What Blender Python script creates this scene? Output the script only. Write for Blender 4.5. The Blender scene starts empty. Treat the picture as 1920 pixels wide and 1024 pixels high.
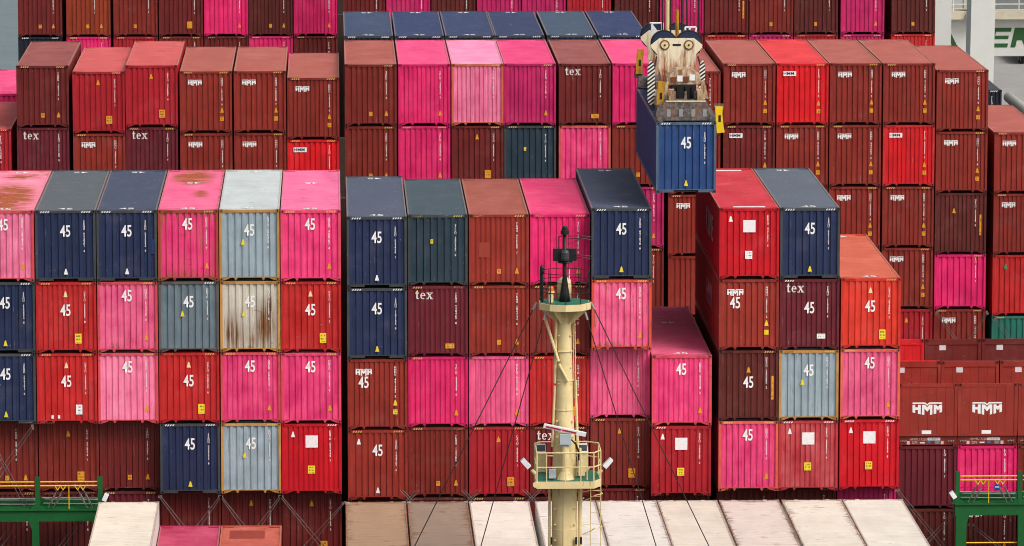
import bpy, bmesh, math, random
from mathutils import Vector, Matrix
random.seed(7)
R = math.radians
scene = bpy.context.scene
C = scene.collection
# ------------------------------------------------------------------ camera, sky, sun, exposure
cam_d = bpy.data.cameras.new('camera'); cam = bpy.data.objects.new('camera', cam_d); C.objects.link(cam)
cam.location = (2.1504, -206.5357, 26.4287)
cam.rotation_euler = (math.pi / 2 - 0.139574, 0, -0.035010)
cam_d.sensor_width = 36; cam_d.lens = 180.707; cam_d.clip_start = 1; cam_d.clip_end = 20000
scene.camera = cam
SUN_EL, SUN_AZ = R(48), R(138)          # sun stands behind the camera and to its right, veiled by cloud
w = bpy.data.worlds.new('World'); scene.world = w; w.use_nodes = True
nt = w.node_tree; bg = nt.nodes['Background']
sky = nt.nodes.new('ShaderNodeTexSky'); sky.sky_type = 'NISHITA'; sky.sun_disc = False
sky.sun_elevation = SUN_EL; sky.sun_rotation = SUN_AZ
sky.air_density = 1.0; sky.dust_density = 6.0; sky.ozone_density = 1.0
hs = nt.nodes.new('ShaderNodeHueSaturation'); hs.inputs['Saturation'].default_value = 0.25
nt.links.new(sky.outputs[0], hs.inputs['Color']); nt.links.new(hs.outputs[0], bg.inputs['Color'])
bg.inputs['Strength'].default_value = 0.112
sun_d = bpy.data.lights.new('sun', 'SUN'); sun = bpy.data.objects.new('sun', sun_d); C.objects.link(sun)
sun_d.energy = 1.35; sun_d.angle = R(28); sun_d.color = (1.0, 0.965, 0.92)
sdir = Vector((math.sin(SUN_AZ) * math.cos(SUN_EL), math.cos(SUN_AZ) * math.cos(SUN_EL), math.sin(SUN_EL)))
sun.rotation_euler = sdir.to_track_quat('Z', 'Y').to_euler(); sun.location = (0, 0, 120)
vs = scene.view_settings; vs.view_transform = 'Standard'; vs.look = 'None'; vs.exposure = 0.34; vs.gamma = 1.0
vs.use_curve_mapping = False
scene.cycles.filter_width = 1.0

# ------------------------------------------------------------------ helpers
def lin(c):
    o = []
    for v in c[:3]:
        v /= 255.0
        o.append(v / 12.92 if v <= 0.04045 else ((v + 0.055) / 1.055) ** 2.4)
    return (*o, 1.0)

class MB:
    """collects geometry for one mesh"""
    def __init__(s): s.v = []; s.f = []; s.m = []
    def add(s, vs, fs, mi=0):
        b = len(s.v); s.v += [tuple(v) for v in vs]
        for f in fs: s.f.append(tuple(b + i for i in f)); s.m.append(mi)
        return s
    def box(s, x0, x1, y0, y1, z0, z1, mi=0):
        return s.add([(x0,y0,z0),(x1,y0,z0),(x1,y1,z0),(x0,y1,z0),(x0,y0,z1),(x1,y0,z1),(x1,y1,z1),(x0,y1,z1)],
                     [(0,3,2,1),(4,5,6,7),(0,1,5,4),(1,2,6,5),(2,3,7,6),(3,0,4,7)], mi)
    def prism(s, poly, y0, y1, mi=0):
        """poly in xz, extruded along y (y0 front)"""
        n = len(poly)
        a = sum(poly[i][0]*poly[(i+1)%n][1]-poly[(i+1)%n][0]*poly[i][1] for i in range(n))
        if a < 0: poly = poly[::-1]
        vs = [(x,y0,z) for x,z in poly] + [(x,y1,z) for x,z in poly]
        fs = [tuple(range(n)), tuple(range(2*n-1,n-1,-1))] + [(i,n+i,n+(i+1)%n,(i+1)%n) for i in range(n)]
        return s.add(vs, fs, mi)
    def flat(s, poly, y=0.0, mi=0):
        n = len(poly)
        a = sum(poly[i][0]*poly[(i+1)%n][1]-poly[(i+1)%n][0]*poly[i][1] for i in range(n))
        if a < 0: poly = poly[::-1]
        return s.add([(x,y,z) for x,z in poly], [tuple(range(n))], mi)
    def tube(s, p, q, r, n=8, r2=None, cap=True, mi=0):
        p = Vector(p); q = Vector(q); d = (q-p)
        if d.length < 1e-6: return s
        d.normalize(); a = d.orthogonal().normalized(); b = d.cross(a); r2 = r if r2 is None else r2
        vs = []
        for i in range(n):
            t = 2*math.pi*i/n; o = a*math.cos(t)+b*math.sin(t); vs.append(p+o*r); vs.append(q+o*r2)
        fs = [(2*i, 2*((i+1)%n), 2*((i+1)%n)+1, 2*i+1) for i in range(n)]
        if cap: fs += [tuple(2*i for i in range(n-1,-1,-1)), tuple(2*i+1 for i in range(n))]
        return s.add(vs, fs, mi)
    def path(s, pts, r, n=6, mi=0):
        for a, b in zip(pts[:-1], pts[1:]): s.tube(a, b, r, n, mi=mi)
        return s
    def lathe(s, prof, cx=0, cy=0, n=24, mi=0):
        k = len(prof); vs = []
        for i in range(n):
            t = 2*math.pi*i/n
            for r, z in prof: vs.append((cx+r*math.cos(t), cy+r*math.sin(t), z))
        fs = [(i*k+j, ((i+1)%n)*k+j, ((i+1)%n)*k+j+1, i*k+j+1) for i in range(n) for j in range(k-1)]
        if prof[0][0] > 1e-6: fs.append(tuple(i*k for i in range(n-1,-1,-1)))
        if prof[-1][0] > 1e-6: fs.append(tuple(i*k+k-1 for i in range(n)))
        return s.add(vs, fs, mi)
    def mesh(s, name, mats, smooth=False):
        me = bpy.data.meshes.new(name); me.from_pydata(s.v, [], s.f)
        for m in (mats if isinstance(mats, (list, tuple)) else [mats]): me.materials.append(m)
        for p, mi in zip(me.polygons, s.m): p.material_index = mi; p.use_smooth = smooth
        me.update(); return me

def obj(name, me, parent=None, loc=(0,0,0), col=None, rot=None, **props):
    o = bpy.data.objects.new(name, me); C.objects.link(o)
    o.parent = parent; o.location = loc
    if rot: o.rotation_euler = rot
    if col is not None: o.color = col
    for k, v in props.items(): o[k] = v
    return o
def thing(name, label, cat, loc=(0,0,0), group=None):
    o = obj(name, None, None, loc); o['label'] = label; o['category'] = cat
    if group: o['group'] = group
    return o
def tag(o, label, cat, group=None):
    o['label'] = label; o['category'] = cat
    if group: o['group'] = group
    return o

# ------------------------------------------------------------------ materials
def N(t, kind, **kw):
    n = t.nodes.new(kind)
    for k, v in kw.items(): setattr(n, k, v)
    return n
def mathn(t, op, a, b=None, clamp=False):
    n = N(t, 'ShaderNodeMath', operation=op, use_clamp=clamp)
    for i, v in enumerate((a, b)):
        if v is None: continue
        if isinstance(v, (int, float)): n.inputs[i].default_value = v
        else: t.links.new(v, n.inputs[i])
    return n.outputs[0]
def mixc(t, fac, a, b, mode='MIX'):
    n = N(t, 'ShaderNodeMix', data_type='RGBA', blend_type=mode)
    for idx, v in ((0, fac), (6, a), (7, b)):
        if isinstance(v, (int, float)): n.inputs[idx].default_value = v
        elif isinstance(v, tuple): n.inputs[idx].default_value = v
        else: t.links.new(v, n.inputs[idx])
    return n.outputs[2]
def noise(t, vec, scale, detail=4, rough=0.55):
    n = N(t, 'ShaderNodeTexNoise'); n.inputs['Scale'].default_value = scale
    n.inputs['Detail'].default_value = detail; n.inputs['Roughness'].default_value = rough
    t.links.new(vec, n.inputs['Vector']); return n.outputs['Fac']
def mapr(t, v, a, b, c, d):
    n = N(t, 'ShaderNodeMapRange'); t.links.new(v, n.inputs[0])
    for i, q in enumerate((a, b, c, d)):
        if isinstance(q, (int, float)): n.inputs[i+1].default_value = q
        else: t.links.new(q, n.inputs[i+1])
    return n.outputs[0]
def coords(t, scale=(1,1,1), rnd=True):
    tc = N(t, 'ShaderNodeTexCoord'); mp = N(t, 'ShaderNodeMapping')
    mp.inputs['Scale'].default_value = scale
    t.links.new(tc.outputs['Object'], mp.inputs['Vector'])
    if rnd:
        oi = N(t, 'ShaderNodeObjectInfo'); m = N(t, 'ShaderNodeVectorMath', operation='SCALE')
        m.inputs[0].default_value = (37.0, 53.0, 71.0); t.links.new(oi.outputs['Random'], m.inputs['Scale'])
        t.links.new(m.outputs[0], mp.inputs['Location'])
    return mp.outputs[0]
def newmat(name):
    m = bpy.data.materials.new(name); m.use_nodes = True
    return m, m.node_tree, m.node_tree.nodes['Principled BSDF']

def paint(name, edges=0, streak=(9, 9, 0.7), rusttone=(0.30, 0.085, 0.022, 1), patch=(1.2, 1.2, 1.2), rough=0.55, var=0.16, spec=0.35, bigw=0.40, stains=(), scrape=(1.6, 1.6, 9.0), chip=(.735, .76)):
    """weathered container paint: colour from the object, rust amount from the object property 'rust'"""
    m, t, b = newmat(name)
    oi = N(t, 'ShaderNodeObjectInfo')
    at = N(t, 'ShaderNodeAttribute', attribute_type='OBJECT', attribute_name='rust')
    big = noise(t, coords(t, patch), 1.0, 5, 0.6)
    st = noise(t, coords(t, streak), 1.0, 5, 0.6)
    fine = noise(t, coords(t, (1,1,1)), 26.0, 3, 0.6)
    v = mathn(t, 'ADD', mapr(t, big, 0.25, 0.75, 1 - var, 1 + var), mapr(t, st, 0.25, 0.75, -var * .7, var * .7))
    v = mathn(t, 'ADD', v, mapr(t, fine, 0.2, 0.8, -0.07, 0.07))
    base = mixc(t, 1.0, oi.outputs['Color'], v, 'MULTIPLY')
    # chalky fading in soft patches
    fade = mapr(t, noise(t, coords(t, (0.7, 0.5, 0.9)), 1.0, 4, 0.6), 0.55, 0.80, 0.0, 0.05)
    base = mixc(t, fade, base, (0.62, 0.52, 0.50, 1))
    fa = N(t, 'ShaderNodeAttribute', attribute_type='OBJECT', attribute_name='fade')
    fm = mathn(t, 'MULTIPLY', fa.outputs['Fac'], mapr(t, mathn(t, 'ADD', mathn(t, 'MULTIPLY', big, .55), mathn(t, 'MULTIPLY', st, .45)), 0.40, 0.62, 0.0, 1.0), True)
    chalk = mixc(t, 0.5, base, (0.72, 0.50, 0.52, 1))
    base = mixc(t, fm, base, chalk)
    # rust
    lo = mathn(t, 'SUBTRACT', 0.76, mathn(t, 'MULTIPLY', at.outputs['Fac'], 0.36))
    hi = mathn(t, 'ADD', lo, 0.09)
    mixn = mathn(t, 'ADD', mathn(t, 'MULTIPLY', st, 1 - bigw), mathn(t, 'MULTIPLY', big, bigw))
    if edges:       # rust starts at the seams: panel borders collect it
        tc = N(t, 'ShaderNodeTexCoord'); sx = N(t, 'ShaderNodeSeparateXYZ'); t.links.new(tc.outputs['Object'], sx.inputs[0])
        ex = mapr(t, mathn(t, 'ABSOLUTE', mathn(t, 'SUBTRACT', sx.outputs['X'], 1.219)), 0.85, 1.16, 0, 1)
        ez = mapr(t, sx.outputs['Z'], 0.55, 0.15, 0, 1) if edges == 1 else mapr(t, sx.outputs['Y'], 1.0, 0.2, 0, 1)
        et = mapr(t, sx.outputs['Z'], 2.45, 2.78, 0, .7) if edges == 1 else mapr(t, sx.outputs['Y'], 11.4, 12.1, 0, 1)
        ed = mathn(t, 'MAXIMUM', ex, mathn(t, 'MAXIMUM', ez, et))
        mixn = mathn(t, 'ADD', mixn, mathn(t, 'MULTIPLY', ed, 0.105))
    rm = mathn(t, 'MULTIPLY', mapr(t, mixn, lo, hi, 0, 1), mapr(t, fine, 0.3, 0.6, 0.55, 1.0), True)
    tone = mixc(t, fine, rusttone, (0.11, 0.035, 0.018, 1))
    col = mixc(t, rm, base, tone)
    if stains:      # brown run-off stains with a shape of their own
        tc = N(t, 'ShaderNodeTexCoord'); sx = N(t, 'ShaderNodeSeparateXYZ'); t.links.new(tc.outputs['Object'], sx.inputs[0])
        for (cx, cz, hw, hh, amt) in stains:
            up = sx.outputs['Y' if edges == 2 else 'Z']
            dx = mapr(t, mathn(t, 'ABSOLUTE', mathn(t, 'SUBTRACT', sx.outputs['X'], cx)), 0, hw, 1, 0)
            dz = mapr(t, mathn(t, 'ABSOLUTE', mathn(t, 'SUBTRACT', up, cz)), 0, hh, 1, 0)
            k = mathn(t, 'MULTIPLY', mathn(t, 'MULTIPLY', dx, dz), mapr(t, st, 0.36, 0.60, 0.1, 2.8))
            col = mixc(t, mathn(t, 'MULTIPLY', k, amt, True), col, (0.17, 0.066, 0.018, 1) if edges != 2 else mixc(t, mapr(t, fine, .4, .6, 0, 1), (0.42, 0.10, 0.025, 1), (0.20, 0.045, 0.02, 1)))
    # scrapes: short thin light and dark scuffs, and run-off streaks
    scr = noise(t, coords(t, scrape), 1.0, 3, 0.6)
    col = mixc(t, mapr(t, scr, 0.66, 0.70, 0.0, 0.42), col, (0.045, 0.03, 0.03, 1))
    col = mixc(t, mapr(t, scr, 0.31, 0.27, 0.0, 0.16), col, (0.50, 0.42, 0.40, 1))
    # small chips
    ch = mapr(t, noise(t, coords(t, (1,1,1)), 9.0, 2, 0.5), chip[0], chip[1], 0.0, 0.6)
    col = mixc(t, ch, col, (0.33, 0.24, 0.21, 1))
    t.links.new(col, b.inputs['Base Color'])
    rg = mathn(t, 'ADD', mapr(t, big, 0.3, 0.7, rough - .08, rough + .1), mathn(t, 'MULTIPLY', rm, 0.25), True)
    t.links.new(rg, b.inputs['Roughness']); b.inputs['Specular IOR Level'].default_value = spec
    bp = N(t, 'ShaderNodeBump'); bp.inputs['Strength'].default_value = 0.35; bp.inputs['Distance'].default_value = 0.02
    t.links.new(noise(t, coords(t, (2.2, 2.2, 1.3)), 1.0, 2, 0.5), bp.inputs['Height']); t.links.new(bp.outputs[0], b.inputs['Normal'])
    return m
def plain(name, col, rough=0.5, var=0.12, scale=3.0, metal=0.0, rust=0.0, spec=0.4):
    m, t, b = newmat(name); c = lin(col)
    v = mapr(t, noise(t, coords(t, (1,1,1), False), scale, 5, 0.6), 0.25, 0.75, 1 - var, 1 + var)
    base = mixc(t, 1.0, c, v, 'MULTIPLY')
    if rust > 0:
        rn = noise(t, coords(t, (5, 5, 1.2), False), 1.0, 6, 0.65)
        base = mixc(t, mapr(t, rn, 0.68 - rust * .35, 0.82 - rust * .3, 0, 0.9), base, (0.20, 0.075, 0.03, 1))
    t.links.new(base, b.inputs['Base Color']); b.inputs['Roughness'].default_value = rough
    b.inputs['Metallic'].default_value = metal; b.inputs['Specular IOR Level'].default_value = spec
    return m

M_END = paint('container_paint_wall', 1, var=.21, scrape=(11, 11, 1.1))
M_SIDE = paint('container_paint_side')
M_STAINED = paint('stained_wall_paint', 1, streak=(12, 12, .5), stains=[(.50, .72, .42, 1.1, .75), (1.85, 1.0, .52, 1.35, .85), (2.0, 1.7, .25, .8, .7), (1.2, .5, .9, .8, .35)])
M_STREAKED = paint('streaked_wall_paint', 1, streak=(13, 13, 0.35), bigw=.25, rusttone=(0.46,0.13,0.035,1))
M_ROOF = paint('container_paint_roof', 2, scrape=(1.1, 8.0, 1), streak=(0.9, 6.0, 1), patch=(1.0, 0.5, 1), rough=0.6, var=0.13, rusttone=(0.40, 0.10, 0.03, 1), bigw=.5, chip=(.69, .71))
M_FRAME = paint('container_paint_frame', streak=(5, 5, 1.3), patch=(3, 3, 2), var=0.2)
M_ROOF_A = paint('rusted_roof_near', 2, scrape=(1.1, 8.0, 1), streak=(0.8, 5.0, 1), patch=(1.0, 0.5, 1), rough=.65, var=.13, bigw=.5, rusttone=(0.40, 0.10, 0.03, 1), stains=[(1.1, 4.2, 1.3, 5.6, 1.7), (1.3, 11.5, 1.0, 1.2, .9)])
M_ROOF_B = paint('rusted_roof_far', 2, scrape=(1.1, 8.0, 1), streak=(0.8, 5.0, 1), patch=(1.0, 0.5, 1), rough=.65, var=.13, bigw=.5, rusttone=(0.40, 0.10, 0.03, 1), stains=[(1.15, 11.0, 1.05, 2.8, 1.7), (1.6, 5.5, .4, 1.6, .8)])
M_REEF = paint('reefer_roof_paint', 2, scrape=(1.3, 9.0, 1), streak=(0.7, 9.0, 1), patch=(0.8, 0.4, 1), rough=0.6, var=0.15, rusttone=(0.25, 0.16, 0.10, 1), bigw=.42)
M_SEAM = plain('rusty_seam', (62, 26, 18), .8, .35, 9.0)
M_DARK = plain('dark_steel_and_shade', (26, 22, 22), 0.8, 0.3)  # dark steel colour; also shade painted into sills, slots and recesses
def marking_mat():
    m, t, b = newmat('stencil_paint'); oi = N(t, 'ShaderNodeObjectInfo')
    wear = mapr(t, noise(t, coords(t, (1,1,1)), 14.0, 4, 0.65), 0.25, 0.75, 0.80, 1.06)
    t.links.new(mixc(t, 1.0, oi.outputs['Color'], wear, 'MULTIPLY'), b.inputs['Base Color'])
    b.inputs['Roughness'].default_value = 0.6; return m
M_MARK = marking_mat()
def label_mat():
    """printed sticker: dark lines of print on the object's colour"""
    m, t, b = newmat('printed_sticker'); oi = N(t, 'ShaderNodeObjectInfo')
    tc = N(t, 'ShaderNodeTexCoord'); sp = N(t, 'ShaderNodeSeparateXYZ'); t.links.new(tc.outputs['Generated'], sp.inputs[0])
    rows = mathn(t, 'SINE', mathn(t, 'MULTIPLY', sp.outputs['Z'], 18.8))
    inrow = mapr(t, rows, -0.1, 0.1, 0, 1)
    ch = mapr(t, noise(t, coords(t, (30, 1, 4)), 1.0, 1, 0.5), 0.47, 0.5, 0, 1)
    ex = mathn(t, 'MULTIPLY', mapr(t, sp.outputs['X'], 0.12, 0.14, 0, 1), mapr(t, sp.outputs['X'], 0.86, 0.88, 1, 0))
    ez = mathn(t, 'MULTIPLY', mapr(t, sp.outputs['Z'], 0.1, 0.12, 0, 1), mapr(t, sp.outputs['Z'], 0.88, 0.9, 1, 0))
    k = mathn(t, 'MULTIPLY', mathn(t, 'MULTIPLY', inrow, ch), mathn(t, 'MULTIPLY', ex, ez))
    t.links.new(mixc(t, mathn(t, 'MULTIPLY', k, 0.75), oi.outputs['Color'], (0.05, 0.03, 0.02, 1)), b.inputs['Base Color'])
    b.inputs['Roughness'].default_value = 0.5; return m
M_LABEL = label_mat()
M_CREAM = plain('cream_mast_paint', (220, 198, 146), 0.5, 0.10, 2.5, rust=0.24)
M_BLACK = plain('black_mast_paint', (22, 20, 22), 0.5, 0.2)
M_DECKGREEN = plain('green_deck_paint', (45, 105, 85), 0.7, 0.3, 4.0)
M_GREEN = plain('green_bridge_paint', (8, 84, 34), 0.55, 0.16, 3.0)
M_YELLOW = plain('yellow_rail_paint', (228, 176, 26), 0.5, 0.1)
M_STEEL = plain('galvanised_steel', (150, 148, 146), 0.45, 0.15, 8.0, metal=0.3)
M_ROD = plain('weathered_rod_steel', (104, 98, 96), 0.5, 0.2, 8.0, metal=0.3)
M_WIRE = plain('dark_wire_rope', (40, 28, 26), 0.6, 0.1)
M_WHITE = plain('white_enamel', (226, 228, 230), 0.4, 0.06)
M_GREYBOX = plain('grey_motor_paint', (168, 176, 182), 0.45, 0.08)
M_REDSTRIPE = plain('red_stripe_paint', (178, 24, 48), 0.5, 0.05)
M_AMBER = plain('amber_lens', (214, 110, 20), 0.25, 0.05)
M_GLASS = plain('lamp_glass', (60, 66, 72), 0.15, 0.05)
M_HULL = plain('hull_steel', (60, 42, 40), 0.7, 0.25)
M_DECK = plain('hatch_steel', (44, 34, 32), 0.75, 0.3)

# ------------------------------------------------------------------ the setting: sea, quay, ship
def water_mat():
    m, t, b = newmat('sea_water')
    cc = coords(t, (0.10, 0.35, 1), False)
    n = noise(t, cc, 1.0, 6, 0.62)
    t.links.new(mixc(t, mapr(t, n, 0.3, 0.7, 0, 1), (0.105, 0.150, 0.160, 1), (0.155, 0.200, 0.205, 1)), b.inputs['Base Color'])
    b.inputs['Roughness'].default_value = 0.32; b.inputs['Specular IOR Level'].default_value = 0.4
    bp = N(t, 'ShaderNodeBump'); bp.inputs['Strength'].default_value = 0.8; bp.inputs['Distance'].default_value = 0.5
    t.links.new(n, bp.inputs['Height']); t.links.new(bp.outputs[0], b.inputs['Normal']); return m
def quay_mat():
    m, t, b = newmat('quay_concrete')
    n = noise(t, coords(t, (0.12, 0.05, 1), False), 1.0, 7, 0.65); n2 = noise(t, coords(t, (1, 1, 1), False), 0.8, 4, 0.6)
    c = mixc(t, mapr(t, n, 0.3, 0.7, 0, 1), (0.235, 0.225, 0.215, 1), (0.315, 0.305, 0.29, 1))
    c = mixc(t, 1.0, c, mapr(t, n2, 0.25, 0.75, 0.92, 1.08), 'MULTIPLY')
    t.links.new(c, b.inputs['Base Color']); b.inputs['Roughness'].default_value = 0.85; return m
SEA_Z, QUAY_Z = -32.0, -28.0
o = obj('sea', MB().add([(-9000,-3000,SEA_Z),(9000,-3000,SEA_Z),(9000,15000,SEA_Z),(-9000,15000,SEA_Z)], [(0,1,2,3)]).mesh('sea', water_mat())); o['kind'] = 'structure'
o = obj('quay', MB().box(41.0, 900, -150, 1600, SEA_Z - 6, QUAY_Z).mesh('quay', quay_mat())); o['kind'] = 'structure'

ship = thing('container_ship', 'container ship hull and hatch covers under the stacked containers', 'ship')
DECK_Z = -17.0
hp = [(-16.2,-44),(37.6,-44),(37.6,100),(30,128),(10.7,150),(-8,128),(-16.2,100)]
n = len(hp); hull = MB()
hull.add([(x,y,DECK_Z) for x,y in hp] + [(x*0.97+0.3,y,SEA_Z-3) for x,y in hp],
         [tuple(range(n)), tuple(range(2*n-1,n-1,-1))] + [(i,n+i,n+(i+1)%n,(i+1)%n) for i in range(n)])
obj('hull', hull.mesh('hull', M_HULL), ship)

# ------------------------------------------------------------------ container geometry (shared meshes)
W, GAP = 2.438, 0.025
_cache = {}
def cached(key, fn):
    if key not in _cache: _cache[key] = fn()
    return _cache[key]
def corr(length, period, flat_o, slope, flat_i, start):
    """1-D trapezoid profile: list of (pos, depth 0..1)"""
    n = max(1, round(length / period)); p = length / n; k = p / (flat_o + flat_i + 2 * slope); pts = []; x = start
    for i in range(n):
        pts += [(x, 0), (x + flat_o * k, 0), (x + (flat_o + slope) * k, 1), (x + (flat_o + slope + flat_i) * k, 1)]
        x += p
    pts.append((start + length, 0)); return pts
def m_end(H, style='std'):
    def f():
        b = MB(); z0, z1 = 0.15, H - 0.105
        per, fo, sl, fi, d = {'std': (.249, .118, .022, .080, .050), 'fine': (.205, .110, .014, .060, .042), 'wide': (.272, .125, .028, .100, .052)}[style]
        pr = corr(W - 0.19, per, fo, sl, fi, 0.095)
        vs = []
        for x, q in pr: vs += [(x, 0.028 + d * q, z0), (x, 0.028 + d * q, z1)]
        b.add(vs, [(2*i, 2*i+2, 2*i+3, 2*i+1) for i in range(len(pr)-1)])
        return b.mesh('end_panel', M_END)
    return cached(('end', H, style), f)
def m_side(H, L, right):
    def f():
        b = MB(); z0, z1 = 0.155, H - 0.095
        pr = corr(L - 0.3, .278, .11, .035, .10, 0.15); vs = []
        for y, q in pr:
            x = 0.014 + 0.036 * q
            if right: x = W - x
            vs += [(x, y, z0), (x, y, z1)]
        fs = [(2*i, 2*i+1, 2*i+3, 2*i+2) if not right else (2*i, 2*i+2, 2*i+3, 2*i+1) for i in range(len(pr)-1)]
        return b.add(vs, fs).mesh('side_panel', M_SIDE)
    return cached(('side', H, L, right), f)
def m_roof(H, L, kind='std'):
    def f():
        b = MB(); hd = 0.36 if kind != 'reef' else 0.12
        per, fo, sl, fi, d = (.209, .09, .02, .08, .02) if kind == 'std' else (.15, .085, .016, .034, .028)
        pr = [(0.03, 0.0), (hd, 0.0)] + corr(L - 2 * hd - 0.02, per, fo, sl, fi, hd + 0.01) + [(L - hd, 0.0), (L - 0.03, 0.0)]
        zt = H - 0.022; vs = []; xs = [0.05, 0.16, 0.82, 1.62, W - 0.16, W - 0.05]; k = len(xs)
        for y, q in pr:
            for j, x in enumerate(xs): vs.append((x, y, zt - d * q * (0 if j in (0, k-1) else 1) + (0.004 if j in (2, 3) else 0)))
        b.add(vs, [(i*k+j, i*k+j+1, (i+1)*k+j+1, (i+1)*k+j) for i in range(len(pr)-1) for j in range(k-1)])
        if kind == 'std':
            for y in (hd + .015, L - hd - .055):
                for a, e in ((.06, .34), (.30, .52), (W - .34, W - .06), (W - .50, W - .30)):
                    b.box(a, e, y - (.03 if e - a > .25 else .0), y + .035, zt - .015, zt + .003, 1)
        return b.mesh('roof_panel', [M_ROOF if kind == 'std' else M_REEF, M_SEAM])
    return cached(('roof', H, L, kind), f)
def m_frame(H, L):
    def f():
        b = MB()
        for x0, x1 in ((0, .1), (W - .1, W)):
            b.box(x0, x1, 0.004, .12, .11, H - .11); b.box(x0, x1, L - .12, L - .004, .11, H - .11)
            xa, xb = (0.003, .06) if x0 == 0 else (W - .06, W - .003)
            b.box(xa, xb, .12, L - .12, .02, .16)
        for y0, y1 in ((.006, .10), (L - .1, L - .006)):
            b.box(.1, W - .1, y0, y1, H - .112, H - .008)
        b.box(.1, W - .1, L - .1, L - .02, .02, .14)
        return b.mesh('frame', M_FRAME)
    return cached(('frame', H, L), f)
def m_toprail(H, L):
    return cached(('toprail', H, L), lambda: MB().box(.003, .062, .12, L - .12, H - .10, H - .010).mesh('top_rail', M_FRAME))
def top_rails(t, H, L, rcol, rust):
    c = tuple(v * .72 + w_ * .28 for v, w_ in zip(rcol[:3], lin((190, 158, 138))[:3])) + (1,)
    obj('top_rail', m_toprail(H, L), t, col=c, rust=rust); obj('top_rail', m_toprail(H, L), t, (W - .065, 0, 0), col=c, rust=rust)
def m_sill(L, feet):
    def f():
        b = MB(); b.box(.1, W - .1, .012, .07, .118, .156)
        if feet:
            for x0, x1 in ((.16, .72), (W - .72, W - .16)): b.box(x0, x1, .014, .10, .03, .12)
        else:
            b.prism([(.15, .10), (.15, .02), (.22, .02), (.46, .118), (.46, .121)], .014, .045)
            b.prism([(W-.15, .10), (W-.15, .02), (W-.22, .02), (W-.46, .118), (W-.46, .121)], .014, .045)
            for x in (.66, 1.78): b.prism([(x-.075, .12), (x+.075, .12), (x+.018, .015), (x-.018, .015)], .014, .05)
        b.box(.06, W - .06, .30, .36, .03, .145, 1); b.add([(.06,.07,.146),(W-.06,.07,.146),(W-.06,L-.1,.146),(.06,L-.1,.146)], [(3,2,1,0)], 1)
        return b.mesh('bottom_sill', [M_FRAME, M_DARK])
    return cached(('sill', L, feet), f)
def m_cast():
    def f():
        b = MB(); x1, y1, z1 = .162, .178, .118
        # front face with a recessed slot
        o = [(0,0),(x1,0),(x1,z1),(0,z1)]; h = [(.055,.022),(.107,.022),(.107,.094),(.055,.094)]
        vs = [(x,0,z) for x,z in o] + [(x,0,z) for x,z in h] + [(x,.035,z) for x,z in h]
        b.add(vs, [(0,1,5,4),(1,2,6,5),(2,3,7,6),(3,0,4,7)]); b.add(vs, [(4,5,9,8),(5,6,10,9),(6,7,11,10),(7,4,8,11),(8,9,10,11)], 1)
        b.add([(0,0,0),(x1,0,0),(x1,y1,0),(0,y1,0),(0,0,z1),(x1,0,z1),(x1,y1,z1),(0,y1,z1)], [(0,3,2,1),(4,5,6,7),(1,2,6,5),(2,3,7,6),(3,0,4,7)])
        return b.mesh('corner_casting', [M_FRAME, M_DARK])
    return cached('cast', f)
def m_rear(H, L):
    return cached(('rear', H, L), lambda: MB().box(.1, W - .1, L - .075, L - .03, .14, H - .113).mesh('door_panel', M_SIDE))
def m_stripes(flip):
    def f():
        b = MB()
        for i in range(4):
            x = i * .098; b.flat([(x, 0), (x + .046, 0), (x + .092, .07), (x + .046, .07)])
        return b.mesh('hazard_stripe', M_MARK)
    return cached('stripe', f)
def text_mesh(s, size=1.0, bold=0.0, xs=1.0, line=1.0, vertical=False):
    def f():
        cu = bpy.data.curves.new('t', 'FONT'); cu.body = '\n'.join(s) if vertical else s
        cu.size = size; cu.align_x = 'CENTER'; cu.align_y = 'CENTER' if not vertical else 'TOP'
        cu.offset = bold * size; cu.space_line = line; cu.resolution_u = 3
        ob = bpy.data.objects.new('t', cu); me = bpy.data.meshes.new_from_object(ob)
        for v in me.vertices: v.co = (v.co.x * xs, 0.0, v.co.y)
        me.materials.clear(); me.materials.append(M_MARK)
        bpy.data.objects.remove(ob); bpy.data.curves.remove(cu); me.name = 'lettering'; return me
    return cached(('txt', s, size, bold, xs, line, vertical), f)
def poly_mesh(key, polys, sx, sz, cx=0, cz=0):
    def f():
        b = MB()
        for p in polys: b.flat([((x - cx) * sx, (z - cz) * sz) for x, z in p])
        return b.mesh(key, M_MARK)
    return cached(('poly', key, sx, sz), f)
HMM = [[(204,287),(352,287),(378,308),(402,287),(555,287),(555,304),(408,304),(378,328),(348,304),(204,304)],
       [(204,315),(237,315),(237,345),(268,345),(268,315),(302,315),(302,430),(268,422),(268,375),(237,375),(237,414),(204,405)],
       [(315,315),(350,315),(378,345),(405,315),(440,315),(440,430),(412,438),(412,362),(378,398),(345,362),(345,438),(315,432)],
       [(455,315),(484,315),(506,340),(527,315),(555,315),(555,403),(525,411),(525,362),(506,384),(487,362),(487,420),(455,428)]]
def ring(cx, cz, ro, ri, a0, a1, n=18, sq=1.0):
    out = []
    for i in range(n):
        t0, t1 = R(a0 + (a1-a0)*i/n), R(a0 + (a1-a0)*(i+1)/n)
        out.append([(cx+ro*sq*math.cos(t0), cz+ro*math.sin(t0)), (cx+ro*sq*math.cos(t1), cz+ro*math.sin(t1)),
                    (cx+ri[0]*math.cos(t1), cz+ri[1]*math.sin(t1)), (cx+ri[0]*math.cos(t0), cz+ri[1]*math.sin(t0))])
    return out
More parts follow.
